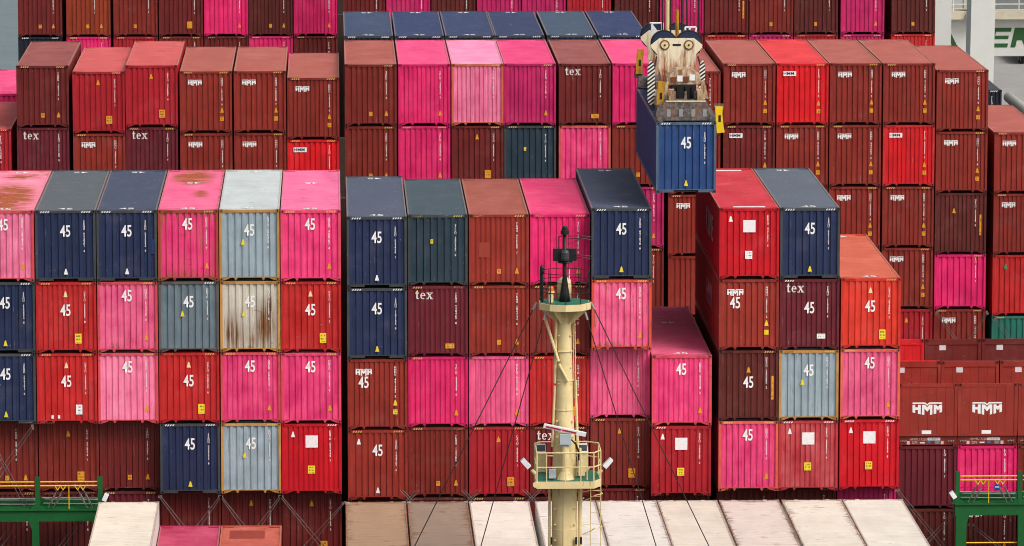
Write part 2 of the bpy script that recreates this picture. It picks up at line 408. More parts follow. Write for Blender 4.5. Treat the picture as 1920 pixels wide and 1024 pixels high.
TEX = [[(0.12,0.08),(0.30,0.08),(0.30,1.0),(0.12,0.88)], [(0.0,0.60),(0.46,0.60),(0.46,0.72),(0.0,0.72)], [(0.12,0.10),(0.2,0.0),(0.40,0.0),(0.50,0.10),(0.50,0.18),(0.38,0.10),(0.30,0.10)]] \
    + ring(0.98,0.35,0.36,(0.17,0.28),12,312,20,0.92) + [[(0.80,0.33),(1.31,0.33),(1.31,0.43),(0.80,0.43)]] \
    + [[(1.52,0.70),(1.74,0.70),(2.24,0.0),(2.02,0.0)], [(1.50,0.0),(1.62,0.0),(2.20,0.70),(2.08,0.70)],
       [(1.45,0.64),(1.86,0.64),(1.86,0.72),(1.45,0.72)], [(1.98,0.64),(2.30,0.64),(2.30,0.72),(1.98,0.72)],
       [(1.42,-0.02),(1.74,-0.02),(1.74,0.06),(1.42,0.06)], [(1.92,-0.02),(2.33,-0.02),(2.33,0.06),(1.92,0.06)]]
TRI = [[(-.5,-.5),(.5,-.5),(.12,.5),(-.12,.5)]]
def m_rect(w, h, mat=None):
    return cached(('rect', round(w,3), round(h,3), mat.name if mat else 'm'),
                  lambda: MB().box(-w/2, w/2, 0, .004, -h/2, h/2).mesh('sticker', mat or M_MARK))
# ------------------------------------------------------------------ colours
PAL = dict(hmm=(134, 40, 29), brown=(122, 36, 27), maroon=(106, 29, 26), dark=(90, 30, 25), texm=(100, 25, 36), rustred=(140, 42, 30), hotpink=(214, 22, 98), pink=(222, 44, 112), ltpink=(224, 76, 126), palepink=(228, 104, 146), magenta=(182, 22, 90), red=(184, 28, 28), crimson=(166, 24, 36), bright=(206, 16, 26), scarlet=(192, 8, 28), orange=(204, 46, 28), orbrown=(142, 52, 26), rosered=(184, 48, 56), navy=(31, 42, 74), navyd=(26, 30, 42), blue=(36, 66, 116), teal=(37, 54, 66), grey=(100, 116, 124), ltblue=(142, 158, 166), creamgrey=(186, 180, 166), green=(34, 110, 94))
WORD = dict(hmm='red-brown', brown='brown', maroon='dark maroon', dark='dark brown', texm='wine-coloured', rustred='rust-brown', hotpink='hot pink', pink='pink',
            ltpink='faded pink', palepink='pale pink', magenta='magenta', red='red', crimson='crimson', bright='bright red', scarlet='scarlet', orange='orange-red',
            orbrown='orange-brown', rosered='rose-red', navy='navy', navyd='blackish navy', blue='blue', teal='dark teal', grey='blue-grey', ltblue='light blue-grey', creamgrey='rust-stained grey', green='sea-green')
ROOF = dict(navy=(60, 68, 90), teal=(60, 75, 84), ltblue=(178, 184, 184), grey=(92, 99, 106), orange=(186, 84, 58), hmm=(158, 78, 66), brown=(156, 76, 64), rustred=(170, 84, 66), crimson=(186, 76, 74), bright=(204, 44, 48), scarlet=(186, 28, 46), maroon=(134, 64, 60), texm=(136, 62, 58), hotpink=(212, 56, 114), pink=(214, 86, 130), ltpink=(218, 108, 144), palepink=(224, 128, 160), magenta=(172, 42, 94))
WHITE, CREAM, AMBER, YEL = lin((238,236,234)), lin((236,214,160)), lin((222,148,22)), lin((232,206,40))
FR = dict(navy=(58,62,66), blue=(74,92,110), teal=(58,62,62), ltblue=(176,128,66), creamgrey=(180,130,64), grey=(92,84,80), green=(52,110,92))
# ------------------------------------------------------------------ marks
PREFIX = dict(p='ONEU', n='SEGU', r='CAIU', g='KMTU', h='HMMU', b='TRHU', t='TEMU', k='KKTU', c='CAIU', m='TCLU', d='DRYU')
def serial_for(kind, idx):
    rr = random.Random(idx * 7919 + 13)
    return PREFIX.get(kind, 'TLLU') + ' ' + ''.join(str(rr.randint(0, 9)) for _ in range(6)) + ' ' + str(rr.randint(0, 9))
def marks_of(preset, extra):
    P = {'p': [('45',1.20,2.30),('ser',1.96,2.60),('tri',1.97,.62,AMBER)],
         'n': [('45',1.22,2.03),('ser',1.97,2.50),('tri',1.22,.40,WHITE)],
         'ny': [('45',1.22,2.03),('ser',1.97,2.50),('tri',1.22,.40,YEL)],
         'r': [('45',1.20,1.72),('tri',1.20,2.40,CREAM),('ser',1.97,2.52),('lab',1.70,.58,.26,.40,YEL)],
         'rw': [('45',1.20,1.72),('tri',1.20,2.40,CREAM),('ser',1.97,2.52),('lab',1.70,.58,.26,.40,WHITE)],
         'g': [('45',1.22,2.04),('ser',1.97,2.62),('tri',.96,1.58,YEL)],
         'h': [('hmm',.71,2.36,.64),('ser',1.97,2.60),('tri',1.97,1.06,AMBER),('lab',1.97,.66,.17,.2,AMBER)],
         'h45': [('hmm',.66,2.36,.66),('45',.66,1.92),('ser',1.94,2.62),('tri',1.94,1.10,YEL),('lab',1.94,.72,.17,.2,YEL)],
         'b': [('ser',1.56,2.58),('lab',1.18,.56,.16,.2,AMBER),('tri',1.93,.58,AMBER)],
         'b2': [('ser',1.95,2.58),('lab',1.22,.56,.16,.2,AMBER),('tri',1.95,.58,AMBER)],
         's': [('ser',1.95,2.60),('lab',1.2,.56,.16,.2,AMBER)],
         't': [('tex',.30,2.36),('ser',1.95,2.62),('lab',1.70,.42,.36,.2,AMBER)],
         't45': [('tex',.28,2.36),('45',1.22,1.70),('ser',1.96,2.62),('lab',1.70,.55,.34,.2,WHITE)],
         'k': [('tri',.46,2.46,WHITE),('pat',1.22,2.16,.5,.5),('ser',1.97,2.62),('lab',1.20,1.00,.29,.33,YEL)],
         'kw': [('tri',.46,2.46,WHITE),('pat',1.22,2.16,.5,.5),('ser',1.97,2.62),('lab',1.20,.98,.29,.33,WHITE)],
         'c': [('tri',1.20,2.38,AMBER),('ser',1.97,2.55),('lab',1.70,.62,.28,.38,AMBER)],
         'm': [('ser',1.96,2.58),('tri',1.96,.58,AMBER)],
         'st': [('stk',.60,2.42),('ser',1.97,2.62),('tri',1.97,1.02,AMBER),('lab',1.97,.64,.17,.2,AMBER)],
         'd': [('tri',1.22,2.10,AMBER),('45',1.22,1.56),('ser',1.95,2.62),('lab',2.20,1.35,.09,.98,AMBER)],
         'd2': [('tri',.90,2.06,AMBER),('ser',1.92,2.62),('lab',2.16,1.38,.09,.98,AMBER)],
         'v': [('ser',1.94,2.50),('lab',.98,1.80,.11,.17,YEL)],
         'x': [('ser',1.95,2.58)], '': []}[preset]
    return P + list(extra)
MARKWORD = {'kw':'white square patch','p':'white 45','n':'white 45','ny':'white 45','r':'white 45','rw':'white 45','g':'white 45','h':'white HMM logo','h45':'HMM logo over 45','t':'white tex lettering','t45':'tex lettering and 45',
            'k':'white square patch','st':'HMM sticker','c':'amber triangle','d':'tall amber strip','d2':'tall amber strip'}
count = [0]
PED = {}
ORD = ['', 'first','second','third','fourth','fifth','sixth','seventh','eighth','ninth','tenth','eleventh','twelfth','thirteenth','fourteenth','fifteenth','sixteenth','seventeenth','eighteenth','nineteenth','twentieth']

def container(X, Y, ztop, L, col, preset, label, H=2.896, rust=0.0, roof=None, roofrust=None, extra=(), frame=None, style=None, group=None, top=False, stripe=None, serial=True, name='shipping_container', cat='container', endcol=None, roofmat=None):
    count[0] += 1; idx = count[0]; rr = random.Random(idx)
    t = thing(name, label, cat, (X + rr.uniform(-.008, .008), Y + rr.uniform(-.02, .02), ztop - H), group)
    fade = {'ltpink': .30, 'palepink': .42, 'pink': .18, 'hotpink': .06, 'rosered': .22, 'red': .04, 'orange': .05, 'magenta': .04}.get(col, .0) * rr.uniform(.7, 1.3)
    jit = [rr.uniform(.93, 1.07) for _ in range(1)][0]
    base = tuple(v * jit for v in lin(PAL[col])[:3]) + (1,)
    fcol = tuple(v * jit for v in lin(FR.get(col, PAL[col]) if frame is None else frame)[:3]) + (1,)
    if frame is None and col not in FR: fcol = tuple(v * .92 for v in base[:3]) + (1,)
    rcol = lin(roof if roof else ROOF.get(col, tuple(v * .85 + 30 for v in PAL[col])))
    style = style or {'navy': 'wide', 'blue': 'wide', 'teal': 'wide', 'grey': 'wide', 'ltblue': 'wide', 'creamgrey': 'wide', 'green': 'wide'}.get(col, rr.choice(['std', 'std', 'fine']))
    feet = col in ('navy', 'blue')
    ep = obj('end_panel', m_end(H, style), t, col=endcol or base, rust=rust, fade=fade)
    if col == 'creamgrey' or rust > .6: ep.material_slots[0].link = 'OBJECT'; ep.material_slots[0].material = M_STAINED if col == 'creamgrey' else M_STREAKED
    rp = obj('roof_panel', m_roof(H, L), t, col=rcol, rust=(rust if roofrust is None else roofrust) + .06, fade=fade + (.12 if col not in ('navy', 'teal', 'grey', 'ltblue', 'blue', 'navyd') else 0))
    if roofmat: rp.material_slots[0].link = 'OBJECT'; rp.material_slots[0].material = roofmat
    obj('side_panel', m_side(H, L, False), t, col=base, rust=rust * .6); obj('side_panel', m_side(H, L, True), t, col=base, rust=rust * .6)
    obj('frame', m_frame(H, L), t, col=fcol, rust=rust * 1.1 + .1)
    top_rails(t, H, L, rcol, rust + .1)
    obj('bottom_sill', m_sill(L, feet), t, col=tuple(v * .8 for v in fcol[:3]) + (1,), rust=rust + .15)
    obj('door_panel', m_rear(H, L), t, col=base, rust=rust)
    dk = tuple(v * .6 for v in fcol[:3]) + (1,)
    for x in (-.003, W + .003 - .162):
        for z in (0, H - .116): obj('corner_casting', m_cast(), t, (x, -.004, z), col=dk, rust=rust + .35)
        if top: obj('corner_casting', m_cast(), t, (x, L - .176, H - .116), col=dk, rust=rust + .35)
    sc = stripe or (WHITE if col in ('navy','blue','navyd','scarlet','rosered','grey') or preset in ('k','kw','h45','t45') else lin((216,182,96)))
    for x in (.20, W - .20 - .385): obj('hazard_stripe', m_stripes(0), t, (x, -.002 if feet or rr.random() < .6 else .006, H - .096 - (0 if feet else rr.choice((0, 0, .0)))), col=sc)
    yf = .022
    for mk in marks_of(preset, extra):
        k, x, z = mk[0], mk[1], mk[2]
        if k == '45': obj('number_marking', text_mesh('45', .66, .014, .66), t, (x, yf, z), col=mk[3] if len(mk) > 3 else WHITE)
        elif k == 'ser':
            if serial: obj('serial_code', text_mesh(serial_for(preset[:1], idx), .125, .020, .95, .80, True), t, (x, yf, z), col=lin((236,228,226)), kind='stuff')
        elif k == 'tri': obj('warning_triangle', poly_mesh('warning_triangle', TRI, .17, .23), t, (x, yf, z), col=mk[3])
        elif k == 'lab': obj('caution_label', m_rect(mk[3], mk[4], M_LABEL), t, (x, yf, z), col=mk[5])
        elif k == 'hmm': obj('logo', poly_mesh('logo', HMM, mk[3] / 351, -mk[3] / 351, 379, 362), t, (x, yf, z), col=WHITE)
        elif k == 'tex': obj('logo', poly_mesh('tex_logo', TEX, .31, .37), t, (x, yf, z), col=lin((236,226,220)))
        elif k == 'pat':
            obj('painted_patch', m_rect(mk[3], mk[4]), t, (x, yf, z), col=lin((240,234,234)))
        elif k == 'tint': obj('touch_up_patch', m_rect(mk[3], mk[4]), t, (x, yf, z), col=lin(mk[5]))
        elif k == 'stk':
            s = obj('logo_sticker', m_rect(.62, .22), t, (x, yf, z), col=WHITE)
            obj('lettering', text_mesh('HMM', .2, .012, 1.15), s, (-.04, -.003, 0), col=lin((44,40,60)))
        elif k == 'r45':    # number on the roof: lies flat
            obj('number_marking', text_mesh('45', .62, .012, 1.0), t, (x, mk[2], H - .008), col=WHITE, rot=(-math.pi/2, 0, 0 if mk[3] == 0 else math.pi))
        elif k == 'rbar': obj('painted_patch', m_rect(mk[3], mk[4]), t, (x, mk[2], H - .008), col=WHITE, rot=(-math.pi/2, 0, 0))
        elif k == 'word':
            obj('lettering', text_mesh(mk[3], mk[4], .012, .9), t, (-.002 + .008, x, z), col=lin((214,206,206)), rot=(0, 0, -math.pi/2))
    PED.setdefault((round(X, 2), round(Y + L / 2, 0)), []).append((X, Y, L, ztop - H))
    return t

# ------------------------------------------------------------------ the stacks
A45, A40 = 13.716, 12.192
def stack(bay, pos, X, Ybase, ztop, rows, rowname):
    """rows from the top down: (colour, preset, dict)"""
    z = ztop; n = len(rows); first = True
    TIER = {1: 'top', 2: 'second', 3: 'third', 4: 'fourth', 5: 'fifth'}
    for i, (col, pre, kw) in enumerate(rows):
        kw = dict(kw); H = kw.pop('H', 2.896); L = kw.pop('L', A45 if (pre in ('p','n','ny','r','rw','g','h45','t45','k','kw','d')) else A40)
        Y = Ybase + (0 if L == A45 else .762)
        tier = TIER[i + 1]
        mw = kw.pop('words', None) or MARKWORD.get(pre)
        lab = WORD[col] + ' container' + (' with ' + mw if mw else '') + ', ' + rowname + ', ' + ORD[pos] + ' stack from the sea, ' + tier + ' tier'
        ex = list(kw.pop('extra', ()))
        if pre in ('n', 'ny', 'p', 'g', 'r') and L == A45 and first:
            ex += [('r45', 1.22, .62, 0), ('r45', 1.22, L - .75 if col != 'pink' else L - 4.6, 1)]
        container(X, Y, z, L, col, pre, lab, H=H, extra=ex, top=first, group='containers in the ' + rowname, **kw)
        z -= H + GAP; first = False
RUSTF = (196, 92, 52)
PINKF = (206, 70, 80)
FA = 'front row'
D5 = ('dark', 'x', dict(words='lashing rods across it'))
front = [
 (-12.39, .03, [('palepink','p',dict(rust=.25, roofrust=.38, roofmat=M_ROOF_A, roof=(226,118,146), frame=PINKF)), ('navy','ny',{}), ('navy','ny',{}), ('brown','b',{}), ('dark','s',{})]),
 (-9.91, .03, [('navy','n',dict(roof=(80,86,92))), ('red','r',{}), ('red','rw',dict(extra=[('pat',.62,.28,.09,.14),('pat',.88,.28,.09,.14)])), ('brown','c',{}), ('dark','x',{})]),
 (-7.43, .03, [('navy','n',dict(extra=[('tint',2.30,1.42,.2,.62,(22,40,98))])), ('ltpink','p',dict(rust=.42, frame=PINKF)), ('palepink','p',dict(rust=.2, frame=PINKF)), ('maroon','b2',{}), ('texm','x',{})]),
 (-4.95, .03, [('pink','p',dict(rust=.66, roofrust=.3, roofmat=M_ROOF_B, roof=(218,84,128), frame=(170,60,52))), ('grey','g',dict(rust=.15)), ('red','r',{}), ('navy','ny',{}), ('maroon','x',{})]),
 (-2.47, .03, [('ltblue','g',dict(rust=.2, roofrust=.1)), ('creamgrey','g',dict(rust=.46)), ('pink','p',dict(rust=.38, frame=PINKF)), ('ltblue','g',dict(rust=.2)), ('maroon','c',{})]),
 (0.0, 0.0, [('pink','p',dict(rust=.1, frame=(218,66,96), roof=(216,92,138))), ('red','r',{}), ('pink','p',dict(rust=.12, frame=(218,66,96))), ('scarlet','k',{}), ('maroon','c',{})]),
 (2.69, -.28, [('navy','n',dict(roof=(72,80,98))), ('navy','ny',{}), ('rustred','h45',{}), ('rustred','n',dict(extra=[('tri',.45,2.42,WHITE)])), ('dark','x',{})]),
 (5.17, -.31, [('teal','v',dict(extra=[('pat',2.385,.55,.085,.95)])), ('texm','t',{}), ('hotpink','m',{}), ('brown','b2',{}), ('dark','x',{})]),
 (7.66, -.31, [('rustred','b2',dict(roof=(150,72,56), extra=[('tint',.62,1.45,.46,.62,(150,50,30))])), ('rustred','b2',{}), ('ltpink','m',dict(rust=.1)), ('crimson','c',{}), ('dark','x',{})]),
 (10.145, -.31, [('hotpink','m',dict(roof=(212,36,100))), ('brown','m',{}), ('red','c',{}), ('maroon','t',{}), ('dark','x',{})]),
 (12.62, .02, [('navy','ny',{}), ('ltpink','p',dict(rust=.45, frame=(206,76,52))), ('ltpink','x',{}), ('brown','c',{}), ('maroon','x',{})]),
 (15.09, -6.03, [('pink','p',dict(rust=.3, frame=PINKF, roof=(206,72,116))), ('crimson','k',{}), ('dark','x',{})]),
 (17.82, .0, [('scarlet','kw',dict(extra=[('rbar',1.25,.55,1.3,.28),('rbar',1.25,12.9,1.3,.28),('word',5.6,1.5,'K LINE',1.5)])), ('rustred','h45',dict(extra=[('word',5.6,1.5,'HMM',1.5)])), ('dark','d',{}), ('pink','p',dict(rust=.28, frame=(214,90,70))), ('dark','x',{})]),
 (20.29, .0, [('navy','ny',dict(roof=(84,92,104))), ('texm','t45',{}), ('ltblue','g',dict(rust=.1)), ('rosered','k',dict(rust=.3)), ('dark','x',{})]),
 (22.79, -2.89, [('orange','r',dict(roof=(190,84,56))), ('ltpink','p',dict(rust=.22, frame=(220,96,80))), ('scarlet','k',{}), ('magenta','x',{})]),
]
for i, (x, z, rows) in enumerate(front): stack('A', i + 1, x, 0.0, z, rows, FA)
MID = 'middle row'; YB = 33.32 - .762
b = lambda c, p, **k: (c, p, k)
HM = b('hmm', 'h')
middle = [
 (-15.35, -.36, [b('crimson','x')]),
 (-12.64, 2.60, [b('maroon','b2'), b('texm','t')]),
 (-10.02, 2.31, [b('crimson','c'), HM]),
 (-7.55, 2.60, [b('crimson','c'), b('texm','t')]),
 (-5.01, 2.31, [HM, HM]), (-2.48, 2.31, [HM, HM]),
 (0.01, 1.99, [HM, b('bright','st')]),
 (2.70, 2.61, [b('brown','b2'), b('brown','b2')]),
 (5.22, 2.61, [b('hotpink','m'), b('hotpink','m')]),
 (7.72, 2.61, [b('palepink','x', frame=(196,96,72), rust=.15, roof=(224,122,164)), b('maroon','c')]),
 (10.18, 2.61, [b('magenta','m', roof=(208,44,108)), b('teal','v')]),
 (12.75, 2.61, [b('maroon','t'), b('pink','x', rust=.12, frame=(200,80,72))]),
 (15.28, 2.61, [b('hotpink','x', roof=(216,56,114)), b('brown','b2'), b('magenta','m'), b('brown','x')]),
 (17.92, 2.23, [b('hmm','x'), b('hmm','x'), HM, b('hmm','x')]),
 (20.49, 2.58, [HM, b('maroon','st'), HM]),
 (23.01, 2.58, [b('bright','st', roof=(202,36,42)), HM, HM]),
 (25.50, 2.58, [HM, HM, HM, HM]),
 (28.03, 2.57, [HM, b('bright','st', rust=.25, frame=(198,40,40)), HM, HM, b('crimson','c')]),
 (30.54, 2.25, [HM, HM, b('dark','d2'), b('hotpink','x', H=2.591, style='wide'), HM]),
 (33.30, -.71, [HM, HM, b('red','x', extra=[('tri',.62,2.36,lin((40,150,90)))], words='green mark'), b('green','m')]),
]
for i, (x, z, rows) in enumerate(middle): stack('B', i + 1, x, YB, z, rows, MID)
BACK = 'back row'; YC = 46.42
back = [(-15.15, -.16, [b('hotpink','x', L=A40)])] + [(x, 2.72, [b('navy','n', roof=r)]) for x, r in
        ((2.70,(50,64,92)),(5.22,(40,54,92)),(7.72,(42,56,90)),(10.18,(40,52,86)),(12.75,(58,74,94)),(15.28,(38,50,90)))] + [(33.0, -.157, [b('navyd','x', L=A40)])]
for i, (x, z, rows) in enumerate(back): stack('C', i + 1, x, YC, z, rows, BACK)
FAR = 'far row'; YD = 78.5 - .762
dpx = [(-15.28,'maroon','b2','navyd'),(-12.60,'orbrown','b','hotpink'),(-10.00,'brown','s','crimson'),(-7.48,'maroon','c','brown'),(-4.97,'hotpink','m','maroon'),(-2.50,'dark','b2','hotpink'),(0.0,'hotpink','m','maroon'),
       (2.64,'maroon','x','brown'),(5.14,'magenta','x','brown'),(7.66,'dark','x','brown'),(10.18,'magenta','x','brown'),(12.68,'magenta','x','brown'),(15.22,'crimson','x','brown'),(17.86,'dark','s','brown'),
       (20.38,'magenta','x','brown'),(22.88,'maroon','d2','crimson'),(25.38,'brown','s','magenta'),(27.88,'dark','s','crimson'),(30.48,'magenta','m','magenta'),(33.32,'dark','s','red')]
for i, (x, c1, p1, c2) in enumerate(dpx):
    stack('D', i + 1, x, YD, 2.63, [b(c1, p1), b(c2, 'x' if c2 != 'brown' else 'm')], FAR)

# ------------------------------------------------------------------ flat racks and the boxes under them (starboard end of the front row)
M_RACK = paint('flat_rack_paint', streak=(7, 7, 0.6), var=0.14)
def rack_wall(inner):
    def f():
        b = MB(); z0, z1 = .42, 2.591
        b.box(.0, .12, 0, .16, z0, z1 - .118); b.box(W - .12, W, 0, .16, z0, z1 - .118)
        b.box(.12, W - .12, .01, .14, z1 - (.24 if inner else .14), z1 - .01)
        b.box(.12, W - .12, .015, .12, z0, z0 + .10)
        k = 6; a, e = .125, W - .125; p = (e - a) / k          # welded vertical plates with narrow joints between them
        for i in range(k): b.box(a + i * p + .004, a + (i + 1) * p - .004, .045 if inner else .024, .09, z0 + .10, z1 - (.24 if inner else .14))
        return b.mesh('end_wall', M_RACK)
    return cached(('rackwall', inner), f)
def flat_rack(X, Y, ztop, col, label, front, code=''):
    t = thing('flat_rack', label, 'flat rack', (X, Y, ztop - 2.591), 'flat racks at the end of the front row'); L = 6.058
    c = lin(col); dk = tuple(v * .62 for v in c[:3]) + (1,)
    pl = MB(); pl.box(.02, .2, .2, L - .2, .06, .42); pl.box(W - .2, W - .02, .2, L - .2, .06, .42); pl.box(.2, W - .2, .22, L - .22, .30, .42)
    pl.box(.0, W, .10, .22, .04, .40); pl.box(0, W, L - .22, L - .1, .04, .40)
    obj('platform', pl.mesh('platform', M_RACK), t, col=dk, rust=.15)
    obj('end_wall', rack_wall(False), t, (0, 0, 0), col=c, rust=.05)
    obj('end_wall', rack_wall(True), t, (0, L - .16, 0), col=c, rust=.08)
    for x in (-.002, W + .002 - .162):
        for y in (-.003, L - .175):
            for z in (0, 2.591 - .116): obj('corner_casting', m_cast(), t, (x, y, z), col=dk, rust=.5)
    if front:
        obj('logo', poly_mesh('logo', HMM, 1.22 / 351, -1.22 / 351, 379, 362), t, (W * .5 - .02, .012, 1.56), col=WHITE)
        obj('plate', m_rect(.39, .15), t, (W * .5 - .04, .010, .58), col=WHITE)
        obj('lettering', text_mesh(code, .15, .006, .9), t, (.98, .092, .27), col=lin((206,170,160)))
        obj('lettering', text_mesh('22P3', .15, .006, .8), t, (.70, .092, .13), col=lin((206,170,160)))
        for x, z, w_, h_, cc in ((1.50,.28,.52,.12,(196,194,196)), (.44,.13,.12,.14,(216,176,170)), (1.02,.13,.2,.06,(214,206,206)), (1.30,.14,.13,.09,(70,92,130)), (1.63,.14,.2,.13,(120,120,118)), (1.84,.13,.12,.14,(206,170,164))):
            obj('plate', m_rect(w_, h_, M_LABEL if w_ > .4 else None), t, (x, .090, z), col=lin(cc))
        for x in (.24, W - .24): 
            ch = MB()
            for i in range(4): ch.box(x - .13 + i * .07, x - .085 + i * .07, .05, .09, .17 + .02 * (i % 2), .22 + .02 * (i % 2))
            obj('chain', ch.mesh('chain', M_STEEL), t, kind='stuff')
    else:
        pass
    obj('plate', m_rect(.28, .23), t, (.78, L - .125, 2.22), col=lin((214,208,208)))
    return t
HMF = (140, 42, 30)
racks = [(25.26,'fore','outermost'), (27.725,'mid',''), (30.21,'end','')]
flat_rack(25.26, .78, -7.39, HMF, 'red-brown flat rack with large HMM logo, beside the pink and scarlet stack', True, 'HMMU 722004 1')
flat_rack(27.725, .78, -7.39, HMF, 'red-brown flat rack with large HMM logo, second from the scarlet stack', True, 'HMMU 722006 2')
flat_rack(30.21, .78, -7.39, HMF, 'red-brown flat rack cut by the picture edge, beside the second HMM rack', True, 'HMMU 722011 5')
flat_rack(25.26, 6.87, -7.39, (196, 22, 30), 'bright red flat rack behind the HMM rack beside the orange-red container', False)
flat_rack(27.725, 6.87, -7.39, (104, 30, 24), 'maroon flat rack with white plate, behind the second HMM rack', False)
flat_rack(30.21, 6.87, -7.39, (100, 28, 24), 'maroon flat rack at the picture edge, behind the third HMM rack', False)
g = 'containers under the flat racks'
for X, c1, p1, c2, p2, nm in ((25.26,'texm','x','dark','x','first'), (27.725,'hotpink','x','dark','h','second'), (30.21,'brown','x','dark','x','third')):
    container(X, .762, -9.985, A40, c1, p1, WORD[c1] + ' container directly under the ' + nm + ' flat rack', H=2.591, group=g, stripe=lin((120,50,40)))
    container(X, .762, -12.60, A40, c2, p2, WORD[c2] + ' container two below the ' + nm + ' flat rack, behind lashing rods', H=2.591, group=g, stripe=lin((70,36,30)))

# ------------------------------------------------------------------ refrigerated containers in front, seen from above
def m_reefer_side(L, right):
    return cached(('rs', L, right), lambda: MB().box(*( (.012, .05) if not right else (W-.05, W-.012)), .12, L - .12, .16, 2.80).mesh('side_panel', M_REEF))
def reefer(X, ztop, col, label, rust=.15):
    L, H = A40, 2.896; Y = -2.0 - L
    t = thing('refrigerated_container', label, 'container', (X, Y, ztop - H), 'refrigerated containers in front of the stacks'); c = lin(col)
    obj('roof_panel', m_roof(H, L, 'reef'), t, col=c, rust=rust)
    for r_ in (False, True): obj('side_panel', m_reefer_side(L, r_), t, col=lin((224,222,216)), rust=.1)
    obj('frame', m_frame(H, L), t, col=tuple(v * .72 for v in c[:3]) + (1,), rust=rust + .3)
    top_rails(t, H, L, tuple(v * .7 for v in c[:3]), rust + .3)
    gr = MB(); gr.box(.1, W - .1, .03, .1, .14, H - .113)
    gp = obj('machinery_panel', cached('reefgrille', lambda: gr.mesh('machinery_panel', M_REEF)), t, col=lin((210,208,204)), rust=.1)
    obj('fan_grille', cached('reeffan', lambda: MB().tube((W/2, .0, 2.1), (W/2, .03, 2.1), .5, 20).mesh('fan_grille', M_DARK)), gp)
    obj('bottom_sill', m_sill(L, False), t, col=lin((150,146,140)), rust=.3)
    obj('door_panel', m_rear(H, L), t, col=c, rust=rust)
    for x in (-.003, W + .003 - .162):
        for y in (-.004, L - .176):
            for z in (0, H - .116): obj('corner_casting', m_cast(), t, (x, y, z), col=lin((150,140,130)), rust=.4)
    for x in (.5, W - .66): obj('lifting_tab', cached('tab', lambda: MB().box(0, .16, -.05, .02, 0, .03).mesh('lifting_tab', M_FRAME)), t, (x, L - .06, H - .02), col=c)
    PED.setdefault((X, -8), []).append((X, Y, L, ztop - H))
reefer(-7.37, -11.57, (214,204,188), 'cream white refrigerated container beside the green lashing bridge post', .08)
rl = [(2.58,(160,130,104),.42,'tan stained'), (5.08,(140,120,104),.42,'grey-beige'), (7.575,(214,202,190),.2,'cream white'), (10.24,(210,202,194),.16,'clean white'),
      (12.72,(208,200,192),.26,'off-white'), (15.19,(206,194,180),.28,'cream'), (17.70,(206,190,182),.44,'pinkish white stained'), (20.24,(208,198,184),.34,'streaked cream'), (22.72,(208,200,188),.2,'cream')]
for i, (x, c_, ru, wd) in enumerate(rl):
    ru += .12
    reefer(x, -11.63 - .004 * i, c_, wd + ' refrigerated container roof, ' + ORD[i + 1] + ' of the row crossed by the mast', ru)
container(-4.90, -2.0 - A40, -12.55, A40, 'magenta', 'x', 'dark pink container roof between the cream reefer and the orange roof', group='low containers in front', roof=(168,40,80), roofrust=.3, top=True)
container(-2.43, -2.0 - A40, -12.56, A40, 'orange', 'x', 'orange-brown container roof with a darker repair patch, beside the pink roof', group='low containers in front', roof=(172,76,56), roofrust=.38, top=True, extra=[])
o = obj('repair_patch', MB().box(.38, 1.78, 9.4, 11.1, 0, .004).mesh('repair_patch', M_ROOF), bpy.data.objects[[q.name for q in bpy.data.objects if q.get('label', '').startswith('orange-brown container roof')][0]], (0, 0, 2.878), col=lin((146,60,46)), rust=.3)

# pedestals: hatch covers carry every stack
for key, lst in PED.items():
    X, Y, L, zb = min(lst, key=lambda q: q[3])
    if X == 0: pass
    obj('hatch_cover', MB().box(X + .02, X + W - .02, Y + .1, Y + L - .1, DECK_Z + .01, zb - .03).mesh('hatch_cover', M_DECK), ship)
# side rail of the hull
obj('side_rail', MB().tube((36.7, 10, -1.25), (36.7, 54, -1.25), .27, 14).mesh('side_rail', plain('pale_rail_paint', (224, 220, 204), .5, .05), True), ship)
for y in (12, 22, 32, 42, 52): obj('rail_stanchion', MB().box(36.6, 36.8, y - .1, y + .1, DECK_Z, -1.4).mesh('rail_stanchion', M_CREAM), ship)

M_POST = plain('brown_post_paint', (52, 34, 24), .7, .25)
for (x, y, z1, wd) in ((2.57, 76.6, 9.0, .34), (2.57, 62.0, 2.4, .30), (2.57, 31.2, -.6, .28), (2.57, 16.0, -1.5, .26), (17.8, 76.6, -.2, .3), (17.72, 62.0, 2.2, .3)):  # first pole is real; the other posts are added to darken the gaps
    obj('gap_blocker_post', MB().box(x - wd/2, x + wd/2, y - .3, y + .3, DECK_Z + .01, z1).mesh('gap_blocker_post', M_POST), ship)
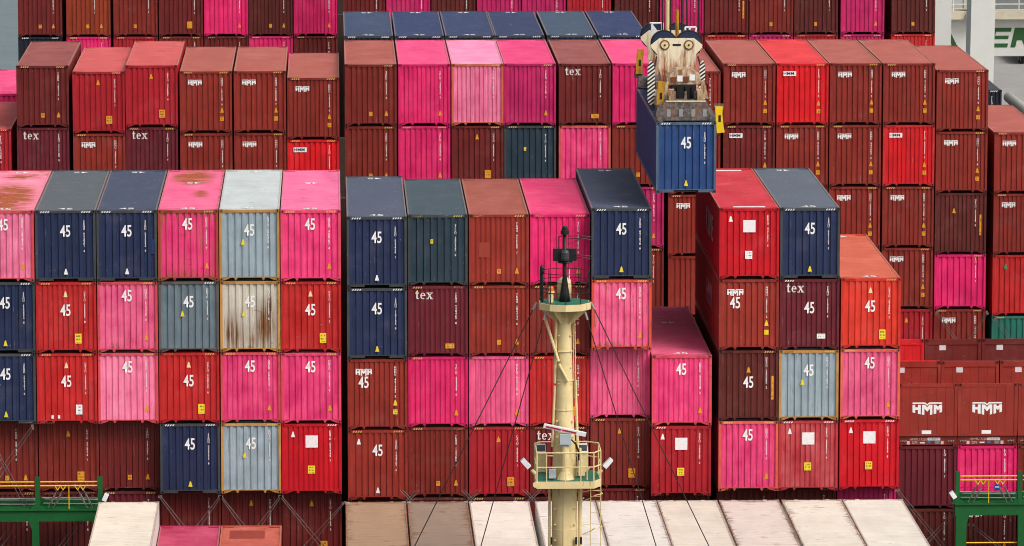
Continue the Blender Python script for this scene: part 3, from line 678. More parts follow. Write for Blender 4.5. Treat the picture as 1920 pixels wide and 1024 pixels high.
# ------------------------------------------------------------------ container on the hook, spreader, head block
HX, HZ = 15.23, 3.53
container(HX, 0.0, HZ, A45, 'blue', 'ny', 'blue container with white 45 hanging from the crane spreader', top=True, roof=(48,66,104))
PED.clear()
def scuffed(name, a, b_, scale=9.0):
    m, t, bs = newmat(name); n = noise(t, coords(t, (1,1,1), False), scale, 6, 0.7); n2 = noise(t, coords(t, (3,3,.8), False), 1.5, 6, .65)
    c = mixc(t, mapr(t, n, .42, .58, 0, 1), lin(a), lin(b_)); c = mixc(t, mapr(t, n2, .52, .68, 0, .85), c, (0.20, 0.08, 0.035, 1))
    t.links.new(c, bs.inputs['Base Color']); bs.inputs['Roughness'].default_value = .6; return m
M_SCUFF = scuffed('scuffed_beam', (66,58,55), (112,104,100), 7.0)
def rusty_cream():
    m, t, bs = newmat('rusty_cream_plate')
    tc = N(t, 'ShaderNodeTexCoord'); sp = N(t, 'ShaderNodeSeparateXYZ'); t.links.new(tc.outputs['Object'], sp.inputs[0])
    n = noise(t, coords(t, (4,4,.7), False), 1.2, 6, .65)
    # rust has run down and collected along the lower edges of the plate
    low = mapr(t, sp.outputs['Z'], -.9, .75, .24, -.02)
    k = mapr(t, mathn(t, 'ADD', n, low), .50, .74, 0, 1)
    c = mixc(t, k, lin((226,212,182)), lin((142,78,42)))
    t.links.new(c, bs.inputs['Base Color']); bs.inputs['Roughness'].default_value = .55; return m
M_RC = rusty_cream()
M_RUST0 = plain('rust_ring', (112, 84, 62), .8, .3, 6.0)
M_RC2 = plain('rust_streaked_cream', (196, 172, 138), .6, .25, 5.0, rust=.75)
M_NAVYP = plain('navy_sheave_paint', (28,42,70), .45, .15)
M_FLIP = plain('yellow_flipper_paint', (226,186,14), .5, .1, 3.0, rust=.12)
M_FLIPR = plain('worn_yellow_flipper', (178,130,20), .55, .2, 4.0, rust=.6)
def stripes_mat():
    m, t, bs = newmat('black_white_stripes'); tc = N(t, 'ShaderNodeTexCoord'); sp = N(t, 'ShaderNodeSeparateXYZ'); t.links.new(tc.outputs['Object'], sp.inputs[0])
    d = mathn(t, 'SUBTRACT', sp.outputs['Z'], mathn(t, 'MULTIPLY', sp.outputs['X'], .75))
    f = mapr(t, mathn(t, 'SINE', mathn(t, 'MULTIPLY', d, 39.0)), -.12, .12, 0, 1)
    t.links.new(mixc(t, f, lin((26,26,28)), lin((224,220,206))), bs.inputs['Base Color']); bs.inputs['Roughness'].default_value = .5; return m
M_STR = stripes_mat()
sp_ = thing('crane_spreader', 'rusty cream crane spreader and head block gripping the hanging blue container', 'spreader', (HX + W/2, 0, HZ))
def spart(name, mb, mat, loc=(0,0,0), parent=None, smooth=False): return obj(name, mb.mesh(name, mat, smooth), parent or sp_, loc)
mb = MB()                                          # end beam, scuffed, lying across the box end
mb.prism([(-1.22,.06),(1.20,.06),(1.16,.34),(.86,.72),(.80,.86),(-.86,.86),(-.94,.74),(-1.16,.68),(-1.22,.36)], .05, .62)
spart('end_beam', mb, M_SCUFF)
mb = MB(); mb.prism([(-1.20,.06),(1.20,.06),(1.16,.5),(-1.16,.5)], 13.1, 13.68); spart('end_beam', mb, M_SCUFF)
for x in (-.72, .40): spart('telescopic_arm', MB().box(x, x + .34, .6, 13.2, .18, .62), M_SCUFF)
spart('beam_edge', MB().box(-.84, .78, .03, .06, .82, .87), M_CREAM)
for x in (-.80, -.3, .2, .66): spart('bolt_plate', MB().box(x, x + .16, .03, .05, .22, .52), M_STEEL)
spart('center_frame', MB().box(-.98, .98, 4.3, 9.4, .16, .72), M_RC2)
for x in (-.68, .46): spart('bracket', MB().box(x, x + .20, .25, .75, .84, 1.28), M_RC2)
mb = MB(); mb.box(-.52, .46, 1.0, 1.6, .84, 1.42); spart('drive_box', mb, M_DARK)
spart('box_cover', MB().prism([(-.72,1.42),(.66,1.42),(.62,1.82),(.30,2.02),(-.34,2.02),(-.74,1.74)], 1.1, 2.2), M_RC2)
for x, sx in ((.66, 1), (-.98, -1)): spart('guide_plate', MB().prism([(x,.86),(x+.30,.86),(x+.12 if sx > 0 else x+.30,1.62),(x,1.5 if sx > 0 else 1.3)], .9, 1.1), M_RC2)
# striped twin guides beside the head block
for x0 in (-1.30, .84):
    mb = MB(); pts = [(0,.30),(.05,.16),(.16,.10),(.27,.20),(.30,.5),(.30,1.55),(.24,1.85),(.10,1.98),(0,1.70)]
    if x0 > 0: pts = [(.24 - p * .8, q) for p, q in pts]
    mb.prism(pts, -.06, .06); spart('striped_guide', mb, M_STR, (x0, 4.6, .1))
# head block plate with two navy sheaves
hb = [(-.72,.98),(.72,.98),(1.07,.70),(1.05,.58),(.80,.30),(.80,-.15),(.66,-.55),(.62,-.92),(-.62,-.92),(-.66,-.55),(-.80,-.15),(-.80,.30),(-1.05,.58),(-1.07,.70)]
for y, dx, dz in ((5.6, -.03, 1.90), (9.6, -.22, 1.86)):
    pl = spart('head_plate', MB().prism(hb, 0, .08), M_RC, (dx, y, dz))
    for x in (-.52, .52):
        sh = spart('sheave', MB().tube((x, .10, .74), (x, .34, .74), .50, 28), M_NAVYP, (dx, y, dz))
        obj('sheave_rim', MB().tube((x, .14, .74), (x, .38, .74), .555, 28).mesh('sheave_rim', M_BLACK), sh)
    if y < 7:
        for x in (-.50, .50):
            e = spart('axle_cap', MB().tube((x, -.06, .70), (x, .0, .70), .15, 20), M_CREAM, (dx, y, dz)); obj('axle_ring', MB().tube((x, -.03, .70), (x, .0, .70), .21, 20).mesh('axle_ring', M_RUST0), e); obj('axle_pin', MB().tube((x, -.09, .70), (x, -.06, .70), .04, 10).mesh('axle_pin', M_DARK), e)
        spart('name_plate', MB().box(-.17, .17, -.012, 0, .66, .74), M_DARK, (dx, y, dz))
        for x in (-.34, .34): spart('pin_recess', MB().tube((x, -.03, -.62), (x, 0, -.62), .09, 12), M_DARK, (dx, y, dz))
spart('cross_beam', MB().box(-.6, .6, 6.2, 8.5, .95, 1.55), M_RC2)
spart('cable_post', MB().tube((-.34, 6.9, 2.3), (-.34, 6.9, 4.35), .085, 12), M_CREAM)
spart('cable_socket', MB().tube((.08, 6.9, 2.3), (.06, 6.9, 3.95), .075, 10), M_FLIPR)
spart('cable_basket', MB().prism([(-.95,2.5),(-.42,2.5),(-.42,3.3),(-.52,3.3),(-.52,2.75),(-.86,3.22),(-.86,3.3),(-.95,3.3)], 8.0, 8.1), M_WHITE)
spart('cable_basket', MB().path([(-1.0,8.1,3.28),(-.45,8.1,3.28)], .04), M_WHITE)
spart('lamp_bracket', MB().path([(.55,8.1,2.6),(.48,8.1,3.1),(.95,8.1,3.1),(.88,8.1,2.6),(.55,8.1,2.6),(.7,8.1,3.1)], .04), M_WHITE)
spart('hydraulic_unit', MB().box(.10, .44, 7.4, 7.8, 2.45, 2.80), M_FLIP)
for i, (x, y) in enumerate(((-.58, 6.3), (-.25, 6.4), (-.10, 8.5), (.26, 6.4), (.42, 8.5), (.62, 8.5), (.95, 6.3))):
    r_ = obj('hoist_rope', MB().tube((0,0,0), (random.uniform(-.6,.6) - x * .2, random.uniform(-.4,.4), 30), .036, 6).mesh('hoist_rope', M_WIRE), None, (HX + W/2 + x, y, HZ + 2.2))
    tag(r_, 'dark steel hoist rope above the spreader, ' + ORD[i + 1] + ' from the sea', 'rope', 'hoist ropes')
M_RUST = plain('bare_rust', (112, 58, 34), .8, .3, 6.0)
spart('hook_plate', MB().prism([(-.62,1.55),(.58,1.55),(.70,1.30),(.58,1.16),(-.60,1.16),(-.72,1.30)], 3.0, 3.2), M_RUST)
for x in (-.44, .0, .40): spart('gusset', MB().prism([(x-.06,.86),(x+.06,.86),(x+.04,1.20),(x-.04,1.20)], .5, .56), M_SCUFF)
for x in (-.30, .04, .30): spart('cylinder', MB().tube((x, .98, .92), (x, .98, 1.34), .06, 10), M_BLACK)
for i, (x, z, c_) in enumerate(((-.20,1.66,M_WHITE),(.30,1.70,M_WHITE),(-.46,1.60,M_RUST),(.05,1.62,M_RUST))): spart('cover_plate', MB().box(x-.11, x+.11, 1.06, 1.1, z-.12, z+.12), c_)
for sg in (-1, 1):
    spart('side_strut', MB().tube((sg*.95, 1.0, .8), (sg*.62, 3.6, 1.7), .06, 8), M_RUST)
    spart('hose', MB().path([(sg*.75,1.2,1.5),(sg*.98,1.6,1.35),(sg*1.0,2.4,1.0),(sg*.8,3.2,.8)], .03, 6), M_BLACK)
    spart('hose', MB().path([(sg*.86,5.7,2.1),(sg*1.02,5.2,1.5),(sg*.96,4.6,.9)], .035, 6), M_BLACK)
    spart('twist_lock_housing', MB().box(sg*1.06-.12, sg*1.06+.12, .0, .3, .02, .30), M_SCUFF)
    spart('angle_brace', MB().prism([(sg*.80,.72),(sg*1.10,.72),(sg*.86,1.25),(sg*.80,1.25)], 3.4, 3.5), M_RC)
def flipper(x, y, z, down, mat):
    f = MB()
    s = -1 if down else 1
    f.prism([(-.15,0),(.16,0),(.14,s*.30),(.19,s*.80),(.24,s*1.05),(-.08,s*1.08),(-.12,s*.6)], -.06, .06)
    p = spart('flipper', f, mat, (x, y, z)); 
    obj('flipper_arm', MB().box(-.20, .20, .06, .16, -.12 if down else -.18, .10).mesh('flipper_arm', M_SCUFF), p)
    obj('flipper_slot', MB().box(-.02, .08, -.068, -.055, min(s*.35,s*.62), max(s*.35,s*.62)).mesh('flipper_slot', M_DARK), p)
flipper(1.32, .1, .62, True, M_FLIP); flipper(-1.05, .35, .55, False, M_FLIPR); flipper(-1.12, 13.5, .60, False, M_FLIPR); flipper(1.1, 13.5, .60, False, M_FLIP)

# ------------------------------------------------------------------ the ship's signal mast
MX, MY = 10.71, -18.0
mast = thing('signal_mast', 'cream ship mast with two railed platforms, black top pole and radar', 'mast', (MX, MY, DECK_Z))
def mp(name, mb, mat, parent=None, smooth=False):
    for i, v in enumerate(mb.v): mb.v[i] = (v[0], v[1], v[2] - DECK_Z) if parent is None else (v[0], v[1], v[2] - DECK_Z)
    return obj(name, mb.mesh(name, mat, smooth), parent or mast)
mp('mast_column', MB().lathe([(.48,DECK_Z),(.47,-7.9),(.43,-7.0),(.32,-5.2),(.31,-4.3),(.265,-2.6),(.245,-1.9),(.245,-1.4)], n=28), M_CREAM, smooth=True)
for a in range(3): mp('weld_band', MB().lathe([(.352 - .02*a,-5.2 + 1.1*a - .012),(.352 - .02*a,-5.2 + 1.1*a + .012)], n=24), M_CREAM)
# upper platform
def octo(r, n=10): return [(r*math.cos(2*math.pi*(i+.5)/n), r*math.sin(2*math.pi*(i+.5)/n)) for i in range(n)]
def disc(poly, z0, z1):
    n = len(poly); return MB().add([(x,y,z0) for x,y in poly] + [(x,y,z1) for x,y in poly], [tuple(range(n-1,-1,-1)), tuple(range(n,2*n))] + [(i,(i+1)%n,n+(i+1)%n,n+i) for i in range(n)])
up = mp('platform', disc(octo(1.0), -1.40, -1.16), M_CREAM)
mp('platform_deck', disc(octo(.93), -1.155, -1.145), M_DECKGREEN, up)
for a in range(6):
    t_ = a * math.pi / 3; c_, s_ = math.cos(t_), math.sin(t_)
    g_ = MB(); g_.add([(.25*c_,.25*s_,-2.0),(.92*c_,.92*s_,-1.41),(.25*c_,.25*s_,-1.41)], [(0,1,2)]); mp('bracket', g_, M_CREAM)
def railing(name, poly, z, h, mat, r=.022, levels=(.36,.7,1.0)):
    pts = poly + [poly[0]]
    for i, (x, y) in enumerate(poly): mp('rail_post', MB().tube((x,y,z),(x,y,z+h), r*1.1, 6), mat)
    for lv in levels: mp('guard_rail', MB().path([(x,y,z+h*lv) for x,y in pts], r, 6), mat)
railing('upper', octo(.95), -1.15, 1.12, M_BLACK, .014)
mp('top_pole', MB().lathe([(.22,-1.15),(.17,-.85),(.07,-.15),(.065,1.35)], n=16), M_BLACK, smooth=True)
mp('pole_cap', MB().lathe([(.11,1.35),(.16,1.37),(.16,1.50),(.11,1.53),(.11,1.62),(.05,1.68)], n=16), M_BLACK)
rd = mp('radar_reflector', MB().box(-.44,.44,-.05,.05,.37,.83), M_BLACK)
mp('signal_light', MB().lathe([(.14,.42),(.16,.5),(.16,.72),(.12,.8)], 0, -.24, 14), plain('dark_lens', (58,56,60), .2, .1), rd)
mp('reflector_shelf', MB().lathe([(.26,.30),(.28,.33),(.26,.36)], n=16), M_BLACK)
for z, l in ((1.30,.98),(1.20,.98),(.58,.98),(.49,.95)): mp('yard_arm', MB().path([(.1,0,z),(.62,-.1,z+.02),(l,0,z-.04)], .014, 5), M_BLACK)
for z in (1.02, .32): mp('arm_stay', MB().tube((.1,0,z-.05),(.7,0,z+.24), .011, 5), M_BLACK)
mp('whip_aerial', MB().path([(-.1,0,1.3),(-.22,0,1.28),(-.22,0,.75)], .022, 6), M_BLACK)
mp('whip_aerial', MB().tube((.18,.3,-1.1),(.18,.3,.02), .02, 6), M_WHITE)
mp('water_tank', MB().lathe([(.0,-.28),(.12,-.30),(.24,-.40),(.27,-.55),(.27,-1.14)], .0, .42, 18), M_CREAM, smooth=True)
lb = mp('lamp_base', MB().lathe([(.10,-1.14),(.10,-.80),(.14,-.78),(.14,-.72)], -.53, -.25, 14), M_CREAM)
mp('amber_lamp', MB().lathe([(.11,-.72),(.11,-.60),(.07,-.55),(.0,-.54)], -.53, -.25, 14), M_AMBER, lb)
mp('horn', MB().lathe([(.05,-.1),(.09,.0),(.09,.16),(.05,.24)], -.84, -.2, 12), M_BLACK); mp('rail_post', MB().tube((-.84,-.2,-1.15),(-.84,-.2,-.08), .045, 8), M_BLACK)
mp('cable_hoop', MB().path([(-.9+.28*math.cos(t/6*math.pi), -.4, -.62+.34*math.sin(t/6*math.pi)) for t in range(-4,6)], .014, 5), M_BLACK)
mp('strut', MB().tube((-.74,0,-1.72),(-.24,-.30,-3.35), .055, 8), M_CREAM); mp('strut', MB().tube((-.22,-.32,-3.45),(.12,-.42,-4.1), .05, 8), M_CREAM)
mp('cable_pipe', MB().tube((-.31,-.12,-1.5),(-.37,-.12,-4.2), .055, 8), M_CREAM); mp('cable_pipe', MB().tube((-.37,-.1,-4.3),(-.46,-.1,-6.6), .05, 8), M_CREAM)
mp('cable_pipe', MB().tube((.40,-.05,-4.1),(.52,-.05,-7.4), .05, 8), M_CREAM)
for x in (.30, .36): mp('ladder_rail', MB().tube((x,.05 if x < .33 else -.16,-1.5),(x+.06,.05 if x < .33 else -.16,-4.8), .018, 6), M_CREAM)
for i in range(10): mp('ladder_rung', MB().tube((.32,.05,-1.7-.3*i),(.40,-.16,-1.7-.3*i), .014, 5), M_CREAM)
for z in (-8.6, -9.7, -10.8, -11.9): mp('weld_band', MB().lathe([(.484,z-.012),(.484,z+.012)], n=28), M_CREAM)
for z in (-2.4, -3.0, -3.6, -4.2, -5.6, -6.2, -6.8, -8.9, -9.5, -10.1, -10.7, -11.3):
    r_ = .30 if z > -4.5 else (.40 if z > -7 else .49)
    for sx in (-1, 1): mp('pipe_clip', MB().box(sx*r_*.75-.03, sx*r_*.75+.03, -r_*.8, -r_*.55, z-.02, z+.02), M_CREAM)
mp('cable_tray', MB().box(-.06, .06, -.50, -.44, -16.9, -8.1), M_CREAM)
mp('junction_box', MB().box(-.62, -.36, -1.05, -.85, -7.62, -7.30), M_GREYBOX); mp('junction_box', MB().box(.50, .74, -.55, -.35, -7.62, -7.05), M_CREAM)
mp('life_ring_hook', MB().path([(.80,-1.0,-7.7),(.80,-1.0,-7.35),(.92,-1.0,-7.2)], .03, 6), M_CREAM)
# lower platform
lo_poly = [(-1.10,-1.25),(1.05,-1.25),(1.34,-.7),(1.34,.9),(.9,1.25),(-.9,1.25),(-1.10,.9)]
LZ = -7.72
lp = mp('platform', disc(lo_poly, LZ - .26, LZ), M_CREAM)
mp('platform_deck', disc([(x*.955,y*.955) for x,y in lo_poly], LZ + .004, LZ + .014), M_DECKGREEN, lp)
railing('lower', [(x*.98,y*.98) for x,y in lo_poly], LZ, 1.08, M_CREAM, .025, (.5, 1.0))
for x in (-.72,-.02,.55): mp('rail_post', MB().tube((x,-1.225,LZ),(x,-1.225,LZ+1.08), .022, 6), M_CREAM)
mp('radar_post', MB().lathe([(.34,LZ+.02),(.18,LZ+.30),(.15,LZ+.5),(.15,LZ+1.35)], 0.0, -.75, 14), M_CREAM)
rm_ = mp('radar_motor', MB().box(-.21,.21,-.98,-.52,LZ+1.35,LZ+1.72), M_GREYBOX); mp('motor_foot', MB().box(-.12,.12,-.9,-.6,LZ+1.26,LZ+1.35), M_GREYBOX, rm_)
bar = MB(); bar.box(-.80,.80,-.09,.09,-.072,.072)
sc_ = obj('radar_scanner', bar.mesh('radar_scanner', M_WHITE), mast, (-.02,-.75,LZ+1.86-DECK_Z), rot=(0, R(10.5), R(-12)))
obj('scanner_stripe', MB().box(-.70,-.12,-.112,-.10,-.028,.028).mesh('scanner_stripe', M_REDSTRIPE), sc_); obj('scanner_stripe', MB().box(-.08,.46,-.112,-.10,-.028,.028).mesh('scanner_stripe', M_REDSTRIPE), sc_)
def floodlight(x, y, z, rz, rx):
    f = MB(); f.prism([(-.20,-.16),(.20,-.16),(.16,.17),(-.16,.17)], -.10, .10)
    h = obj('floodlight', f.mesh('floodlight', M_WHITE), mast, (x, y, z - DECK_Z), rot=(rx, 0, rz))
    obj('lamp_glass', MB().box(-.15,.15,-.112,-.102,-.11,.12).mesh('lamp_glass', M_GLASS), h)
for x, y in ((-.85,.75),(.72,.75)): floodlight(x, y, LZ+.92, 0, R(-10)); mp('lamp_post', MB().box(x-.2,x+.2,y-.05,y+.05,LZ+.02,LZ+.72), M_CREAM)
for x, sg in ((-1.46, 1), (1.60, -1)):
    h = obj('floodlight', MB().prism([(-.09,-.20),(.09,-.20),(.08,.20),(-.08,.20)], -.14, .14).mesh('floodlight', M_WHITE), mast, (x, -.4, LZ+.55-DECK_Z), rot=(0, R(-42*sg), 0))
    mp('lamp_arm', MB().tube((x+.22*sg,-.4,LZ+.30),(x+.36*sg,-.4,LZ+.15), .07, 8), M_CREAM)
mp('cable', MB().path([(.22,-.75,LZ+1.5),(.40,-.7,LZ+1.3),(.50,-.6,LZ+1.0),(.52,-.3,LZ+.1)], .035, 6), M_BLACK)
mp('conduit', MB().tube((.56,-.3,LZ+1.1),(.56,-.3,LZ+.2), .06, 8), M_CREAM)
mp('eye_plate', MB().tube((-1.12,-1.3,LZ-.1),(-1.12,-1.22,LZ-.1), .11, 12), M_CREAM)
mp('cable_pipe', MB().tube((.58,-.1,LZ-.3),(.58,-.1,DECK_Z), .085, 10), M_CREAM); mp('cable_pipe', MB().tube((-.56,-.05,LZ-.3),(-.56,-.05,DECK_Z), .05, 8), M_CREAM)
for z in (-10.1, -12.4):
    for x in (-.50,.42,.60): mp('clamp', MB().box(x-.035,x+.035,-.50,-.36,z-.13,z+.13), M_BLACK)
for x in (.98, 1.36): mp('ladder_rail', MB().tube((x,.1,LZ-.2),(x,.1,DECK_Z), .020, 6), M_CREAM)
for i in range(28): mp('ladder_rung', MB().tube((.98,.1,LZ-.5-.3*i),(1.36,.1,LZ-.5-.3*i), .013, 5), M_CREAM) if i % 2 else None
for i in range(5):
    z = LZ - .6 - 1.25 * i
    mp('ladder_hoop', MB().path([(.66,-.1,z),(.98,.1,z+.02),(1.36,.1,z),(1.40,-.35,z-.02),(1.1,-.55,z-.05),(.9,-.4,z-.2),(.66,-.3,z-.32)], .018, 5), M_CREAM)
stays = [((-1.05,0,-1.2),(-8.2,0,-15.6),'outer sea-side'), ((-.72,-.5,-1.5),(-4.6,-.5,-15.6),'inner sea-side'), ((.98,0,-1.2),(7.9,0,-15.6),'outer quay-side'), ((.74,-.5,-1.5),(5.0,-.5,-15.6),'inner quay-side')]
for a, c_, nm in stays:
    s_ = thing('mast_stay', 'thin dark ' + nm + ' wire stay of the cream mast', 'wire', (MX, MY, 0), 'mast stays')
    obj('wire', MB().tube(a, c_, .020, 6).mesh('wire', M_WIRE), s_)
    p0, p1 = Vector(a), Vector(c_); d_ = (p1 - p0).normalized()
    obj('shackle', MB().tube(p0 - d_ * .02, p0 + d_ * .28, .045, 8).mesh('shackle', M_STEEL), s_)
# winch deck that carries the feet of the stays and the mast
fd = obj('deck', MB().box(-16.0, 37.4, -43.5, -14.9, DECK_Z + .004, DECK_Z + .2).mesh('deck', M_DECK), ship)

# ------------------------------------------------------------------ green lashing bridges
def lashing_bridge(label, posts, x0, x1, rail_lo):
    t = thing('lashing_bridge', label, 'lashing bridge', (0, -1.15, 0), 'green lashing bridges')
    P = lambda n_, mb, m_: obj(n_, mb.mesh(n_, m_), t)
    P('cross_beam', MB().box(x0, x1, -.10, .10, -12.50, -12.05), M_GREEN)
    P('flange', MB().box(x0, x1, -.18, .14, -12.05, -12.02), M_GREEN)
    P('walkway', MB().box(x0, x1, .12, .75, -12.02, -11.98), M_GREEN)
    P('kick_plate', MB().box(x0, x1, .70, .74, -11.98, -11.66), M_GREEN)
    for i, x in enumerate(posts):
        P('post', MB().box(x - .09, x + .09, -.09, .09, -12.02, -10.69), M_GREEN)
        P('knee_plate', MB().prism([(x-.30,-12.02),(x+.30,-12.02),(x+.20,-11.86),(x-.20,-11.86)], -.08, -.04), M_GREEN)
        P('leg', MB().prism([(x-.36,-12.50),(x+.06,-12.50),(x+.06,DECK_Z),(x-.24,DECK_Z),(x-.24,-12.85)] if rail_lo is None else [(x-.06,-12.50),(x+.50,-12.50),(x+.38,-12.85),(x+.36,DECK_Z),(x-.06,DECK_Z)], -.10, .10), M_GREEN)
    segs = [x0] + list(posts) + [x1]
    for a, c_ in zip(segs[:-1], segs[1:]):
        if c_ - a < .4: continue
        for z in (-10.88, -11.04): P('hand_rail', MB().tube((a + .12, -.05, z), (c_ - .12, -.05, z), .028, 8), M_YELLOW)
        mx = (a + c_) / 2
        P('rail_post', MB().tube((mx, -.05, -11.04), (mx, -.05, -12.0), .02, 6), M_YELLOW)
        P('guard_wire', MB().tube((a + .1, -.05, -11.35), (c_ - .1, -.05, -11.35), .008, 5), M_WIRE)
        if rail_lo is not None: P('hand_rail', MB().tube((a + .3, .1, rail_lo), (c_ - .05, .1, rail_lo), .028, 8), M_YELLOW)
        for sx, bx in ((1, mx - .85), (-1, mx + .75)):
            for o_ in (0, .22):
                q = P('turnbuckle', MB().tube((bx + o_, -.12, -11.95), (bx + o_ + sx * .50, -.02, -10.98), .018, 6), M_ROD)
                obj('turnbuckle_body', MB().tube((bx + o_ + sx * .12, -.105, -11.75), (bx + o_ + sx * .30, -.055, -11.36), .045, 6).mesh('turnbuckle_body', M_SCUFF), q)
                P('rod_holder', MB().path([(bx + o_ + sx*.30, -.06, -11.06), (bx + o_ + sx*.40, -.07, -11.22), (bx + o_ + sx*.50, -.06, -11.06)], .018, 5), M_YELLOW)
        for z, k in ((-11.62, 0), (-11.70, .1), (-11.86, .05)):
            P('stowed_rod', MB().tube((a + .15 + k, .45 + k, z), (c_ - .1, .5 + k, z - .05), .024, 6), M_STEEL)
    return t
lashing_bridge('green lashing bridge with yellow rails beside the cream white reefer', (-9.88, -7.34), -16.0, -7.26, None)
lashing_bridge('green lashing bridge with yellow rails under the hot pink container', (27.5, 30.05), 27.40, 37.0, -13.67)
def lamp_on_bridge(x, z, ry, label):
    t = thing('floodlight', label, 'floodlight', (x, -1.35, z), 'bridge floodlights')
    obj('housing', MB().prism([(-.09,-.15),(.09,-.15),(.09,.15),(-.09,.15)], -.12, .12).mesh('housing', M_WHITE), t, rot=(0, ry, 0))
    obj('bracket', MB().box(-.04, .04, -.03, .24, -.26, -.12).mesh('bracket', M_GREEN), t)
lamp_on_bridge(-7.13, -11.50, R(25), 'white floodlight on the green bridge post beside the cream reefer')
lamp_on_bridge(27.30, -11.62, R(-35), 'white floodlight on the green bridge post beside the wine-coloured container')
o = obj('round_sign', MB().tube((0,0,0), (0,.01,0), .14, 20).mesh('round_sign', plain('blue_sign', (24,66,160), .4, .05)), None, (29.20, -.62, -11.45)); tag(o, 'small round blue sign on the walkway of the green bridge', 'sign')
obj('sign_stripe', MB().box(-.10,.10,-.006,0,-.03,.03).mesh('sign_stripe', M_WHITE), o)
# ------------------------------------------------------------------ lashing rods
RODS = [('blackish',-.3,-4.92,-11.68,-3.97,-12.85),('',-.3,-4.99,-11.69,-4.14,-12.85),('',-.3,-2.48,-11.71,-3.29,-12.85),('',-.3,-2.54,-11.69,-3.47,-12.85),
 ('',-.3,-2.44,-11.71,-1.51,-12.86),('',-.3,-2.50,-11.71,-1.69,-12.86),('',-.3,-.04,-11.72,-.84,-12.87),('',-.3,-.10,-11.71,-1.0,-12.87),
 ('',-.3,.01,-11.72,1.73,-13.75),('',-.3,-.06,-11.73,1.54,-13.75),('',-.3,2.56,-11.97,1.12,-13.75),('',-.3,2.48,-12.01,.95,-13.64),
 ('',33.1,30.67,-9.21,31.61,-10.52),('',33.1,30.62,-9.29,31.52,-10.60),('',33.1,33.01,-9.22,32.19,-10.53),('',33.1,33.05,-9.30,32.28,-10.60),('',33.1,33.45,-9.52,34.21,-10.54),('',33.1,33.39,-9.59,34.11,-10.61),
 ('',-.3,25.08,-11.62,26.97,-13.95),('',-.3,25.19,-11.61,27.13,-13.95),('',-.3,27.48,-12.53,26.33,-13.65),('',-.3,27.48,-12.68,26.42,-13.74),('',-.3,28.08,-13.06,29.23,-13.92),('',-.3,28.26,-13.07,29.41,-13.94),
 ('',-.4,-10.9,-12.68,-11.47,-13.36),('',-.4,-10.66,-12.68,-11.41,-13.66),('',-.4,-8.34,-12.69,-9.09,-13.68),('',-.4,-8.17,-12.69,-8.90,-13.68),
 ('',-.4,-10.10,-8.71,-11.43,-10.49),('',-.4,-10.07,-8.81,-11.37,-10.71),('',-.4,-11.42,-9.91,-10.22,-12.07),('',-.4,-11.42,-10.10,-10.41,-12.06)]
WHERE = ['on the sea side above the dark pink roof']*2 + ['on the quay side above the dark pink roof']*2 \
  + ['on the sea side above the orange roof']*2 + ['on the quay side above the orange roof']*2 \
  + ['falling quayward under the scarlet patched container']*2 + ['falling seaward under the scarlet patched container']*2 \
  + ['falling quayward below the pink box behind flat racks']*2 + ['falling seaward below the pink box behind flat racks']*2 + ['across the sea-green container behind the flat racks']*2 \
  + ['falling from the scarlet corner along the last reefer roof']*2 + ['falling seaward under the wine-coloured container']*2 + ['under the green bridge below the hot pink container']*2 \
  + ['below the sea-side green bridge, at its seaward end']*2 + ['below the sea-side green bridge, towards the cream reefer']*2 \
  + ['falling seaward above the sea-side green bridge']*2 + ['falling quayward above the sea-side green bridge']*2
for ri, ((nm, Y, xa, za, xb, zb), wh) in enumerate(zip(RODS, WHERE)):
    p0, p1 = Vector((xa, Y, za)), Vector((xb, Y - .25 if Y < 10 else Y - .1, zb)); d_ = p1 - p0
    # the rod runs on to the deck fitting below
    k = (1.0 if Y > 10 else 1.06); p1 = p0 + d_ * k
    t = thing('lashing_rod', ('upper' if ri % 2 == 0 else 'lower') + ' of two lashing rods ' + wh, 'lashing rod', tuple(p0), 'lashing rods ' + wh)
    obj('rod', MB().tube((0,0,0), p1 - p0, .0125, 6).mesh('rod', M_ROD), t)
    obj('rod_head', MB().box(-.05, .05, -.04, .04, -.05, .05).mesh('rod_head', M_SCUFF), t)
    obj('turnbuckle', MB().tube((p1 - p0) * .88, (p1 - p0) * 1.0, .026, 6).mesh('turnbuckle', M_SCUFF), t)
for i, x in enumerate((5.14, 7.63, 10.12)):
    t = thing('lashing_rod', 'crossed dark lashing rod heads above the reefer joint, ' + ORD[i+1] + ' from the sea', 'lashing rod', (x, -.45, -11.75), 'crossed rod heads')
    for sx in (-1, 1):
        for q in (0, .12): obj('rod', MB().tube((sx*.34 + q, 0, .30), (-sx*.36 + q, 0, -.45), .02, 6).mesh('rod', M_SCUFF), t)

# ------------------------------------------------------------------ quay crane, truck
crane = thing('quay_crane', 'white quay crane legs and portal beam with green lettering', 'crane', (44.0, 128, QUAY_Z))
M_CRANE = plain('white_crane_paint', (206,206,200), .5, .05, .6, rust=.02)
M_CRANEG = plain('green_letter_paint', (38,84,40), .5, .05)
def cp(name, mb, mat=M_CRANE, parent=None):
    for i, v in enumerate(mb.v): mb.v[i] = (v[0] - 44.0, v[1] - 128, v[2] - QUAY_Z)
    return obj(name, mb.mesh(name, mat), parent or crane)
def leg(x0, x1, y0, y1, lean):
    zt, zb = 22.0, QUAY_Z
    f = lambda z: lean * (z + 5)
    return MB().add([(x0+f(zb),y0,zb),(x1+f(zb),y0,zb),(x1+f(zb),y1,zb),(x0+f(zb),y1,zb),(x0+f(zt),y0,zt),(x1+f(zt),y0,zt),(x1+f(zt),y1,zt),(x0+f(zt),y1,zt)],
                    [(0,3,2,1),(4,5,6,7),(0,1,5,4),(1,2,6,5),(2,3,7,6),(3,0,4,7)])
cp('leg', leg(43.95, 45.52, 128, 130.4, .012)); cp('leg', leg(43.75, 45.10, 148, 150.2, .012))
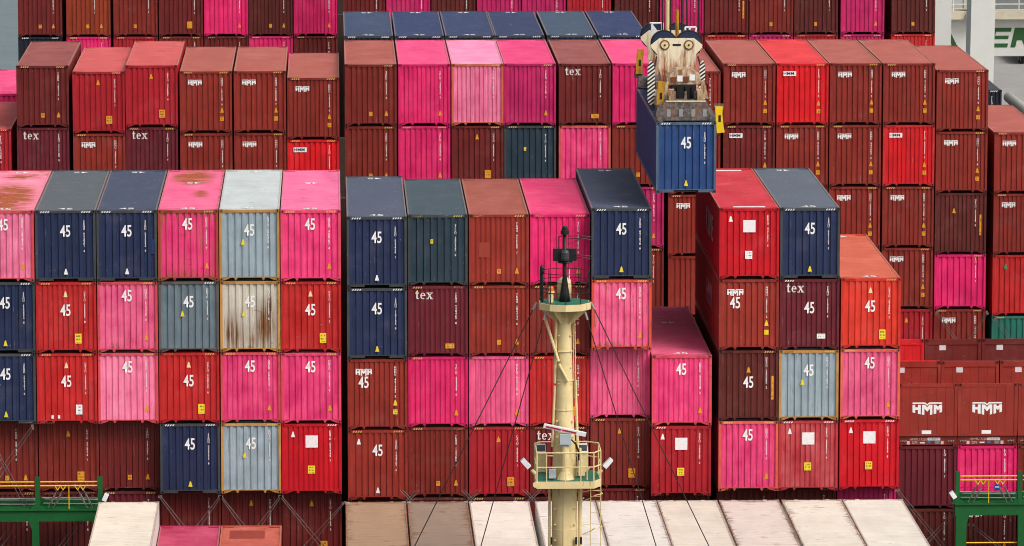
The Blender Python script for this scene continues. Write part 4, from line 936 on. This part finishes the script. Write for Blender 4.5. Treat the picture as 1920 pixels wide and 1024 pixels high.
cp('leg', leg(72.0, 73.6, 128, 130.4, 0)); cp('leg', leg(72.0, 73.6, 148, 150.2, 0))
BY = 151.0
cp('portal_beam', MB().box(42.4, 74.0, BY, BY + 2.0, -8.65, -6.02))
cp('portal_beam', MB().box(43.9, 74.0, 128.2, 130.2, 8.0, 11.0))
cp('walkway', MB().box(42.4, 74.0, BY - .7, BY + 2.2, -6.0, -5.45), plain('tan_walkway', (196,186,164), .7, .15, 1.5))
for z in (-4.95, -4.5, -4.05): cp('walkway_rail', MB().tube((42.4, BY - .6, z), (74, BY - .6, z), .045, 6))
for i in range(14): cp('walkway_post', MB().tube((43.2 + i * 2.3, BY - .6, -5.5), (43.2 + i * 2.3, BY - .6, -4.05), .045, 6))
cp('machinery_screen', MB().box(47.9, 51.6, BY + 1.2, BY + 1.5, -5.44, -2.6), plain('grey_screen', (112,118,120), .6, .1))
cp('cable_reel', MB().box(46.3, 47.2, BY - .2, BY + .6, -5.3, -4.3), plain('cream_machine', (188,186,174), .6, .2)); cp('lamp', MB().box(46.6, 46.95, BY - 1.1, BY - .7, -5.6, -5.1), M_DARK); cp('lamp_bracket', MB().box(46.35, 47.25, BY - 1.15, BY - .7, -5.9, -5.65), plain('bracket_grey', (150,146,138), .6, .1))
def letter(polys, x, z, s, sk=.22):
    m_ = MB()
    for p in polys: m_.prism([(x + (a + sk * c_) * s, z + c_ * s) for a, c_ in p], BY - .02, BY - .002)
    cp('letter', m_, M_CRANEG)
LE = [[(0,0),(1.0,0),(1.0,.2),(.25,.2),(.25,.42),(.95,.42),(.95,.60),(.25,.60),(.25,.8),(1.0,.8),(1.0,1),(0,1)]]
LR = [[(0,0),(.25,0),(.25,.36),(.5,.36),(.75,0),(1.05,0),(.78,.38),(1.0,.5),(1.0,.9),(.9,1),(0,1)]]
LT = [[(.4,0),(.65,0),(.65,.8),(1.05,.8),(1.05,1),(0,1),(0,.8),(.4,.8)]]
LA = [[(0,0),(.28,0),(.42,.3),(.8,.3),(.86,0),(1.15,0),(.75,1),(.5,1)]]
letter(LE, 48.02, -8.03, 1.38); letter(LR, 49.62, -8.03, 1.38); letter(LT, 46.3, -8.03, 1.38); letter(LA, 44.35, -8.03, 1.38, -.1)
tr = thing('truck', 'dark truck chassis with wheel parked on the grey quay under the crane beam', 'truck', (76.0, 339, QUAY_Z))
M_TYRE = plain('tyre', (20,20,22), .8, .1)
obj('chassis', MB().box(-.8, 2.0, 0, 11, .95, 1.5).mesh('chassis', M_DARK), tr); obj('cab', MB().box(0, 2.2, 11, 13, .9, 3.4).mesh('cab', plain('cab_red', (110,30,26), .5, .1)), tr); obj('tail_lamp', MB().box(.9, 1.2, -.06, 0, 1.1, 1.35).mesh('tail_lamp', M_REDSTRIPE), tr)
for x in (-.05, 1.75):
    for y in (.9, 2.2, 9.5):
        wh = obj('wheel', MB().tube((x - .16, y, .52), (x + .16, y, .52), .52, 20).mesh('wheel', M_TYRE), tr); obj('rim', MB().tube((x - .17, y, .52), (x + .17, y, .52), .28, 14).mesh('rim', M_STEEL), wh)
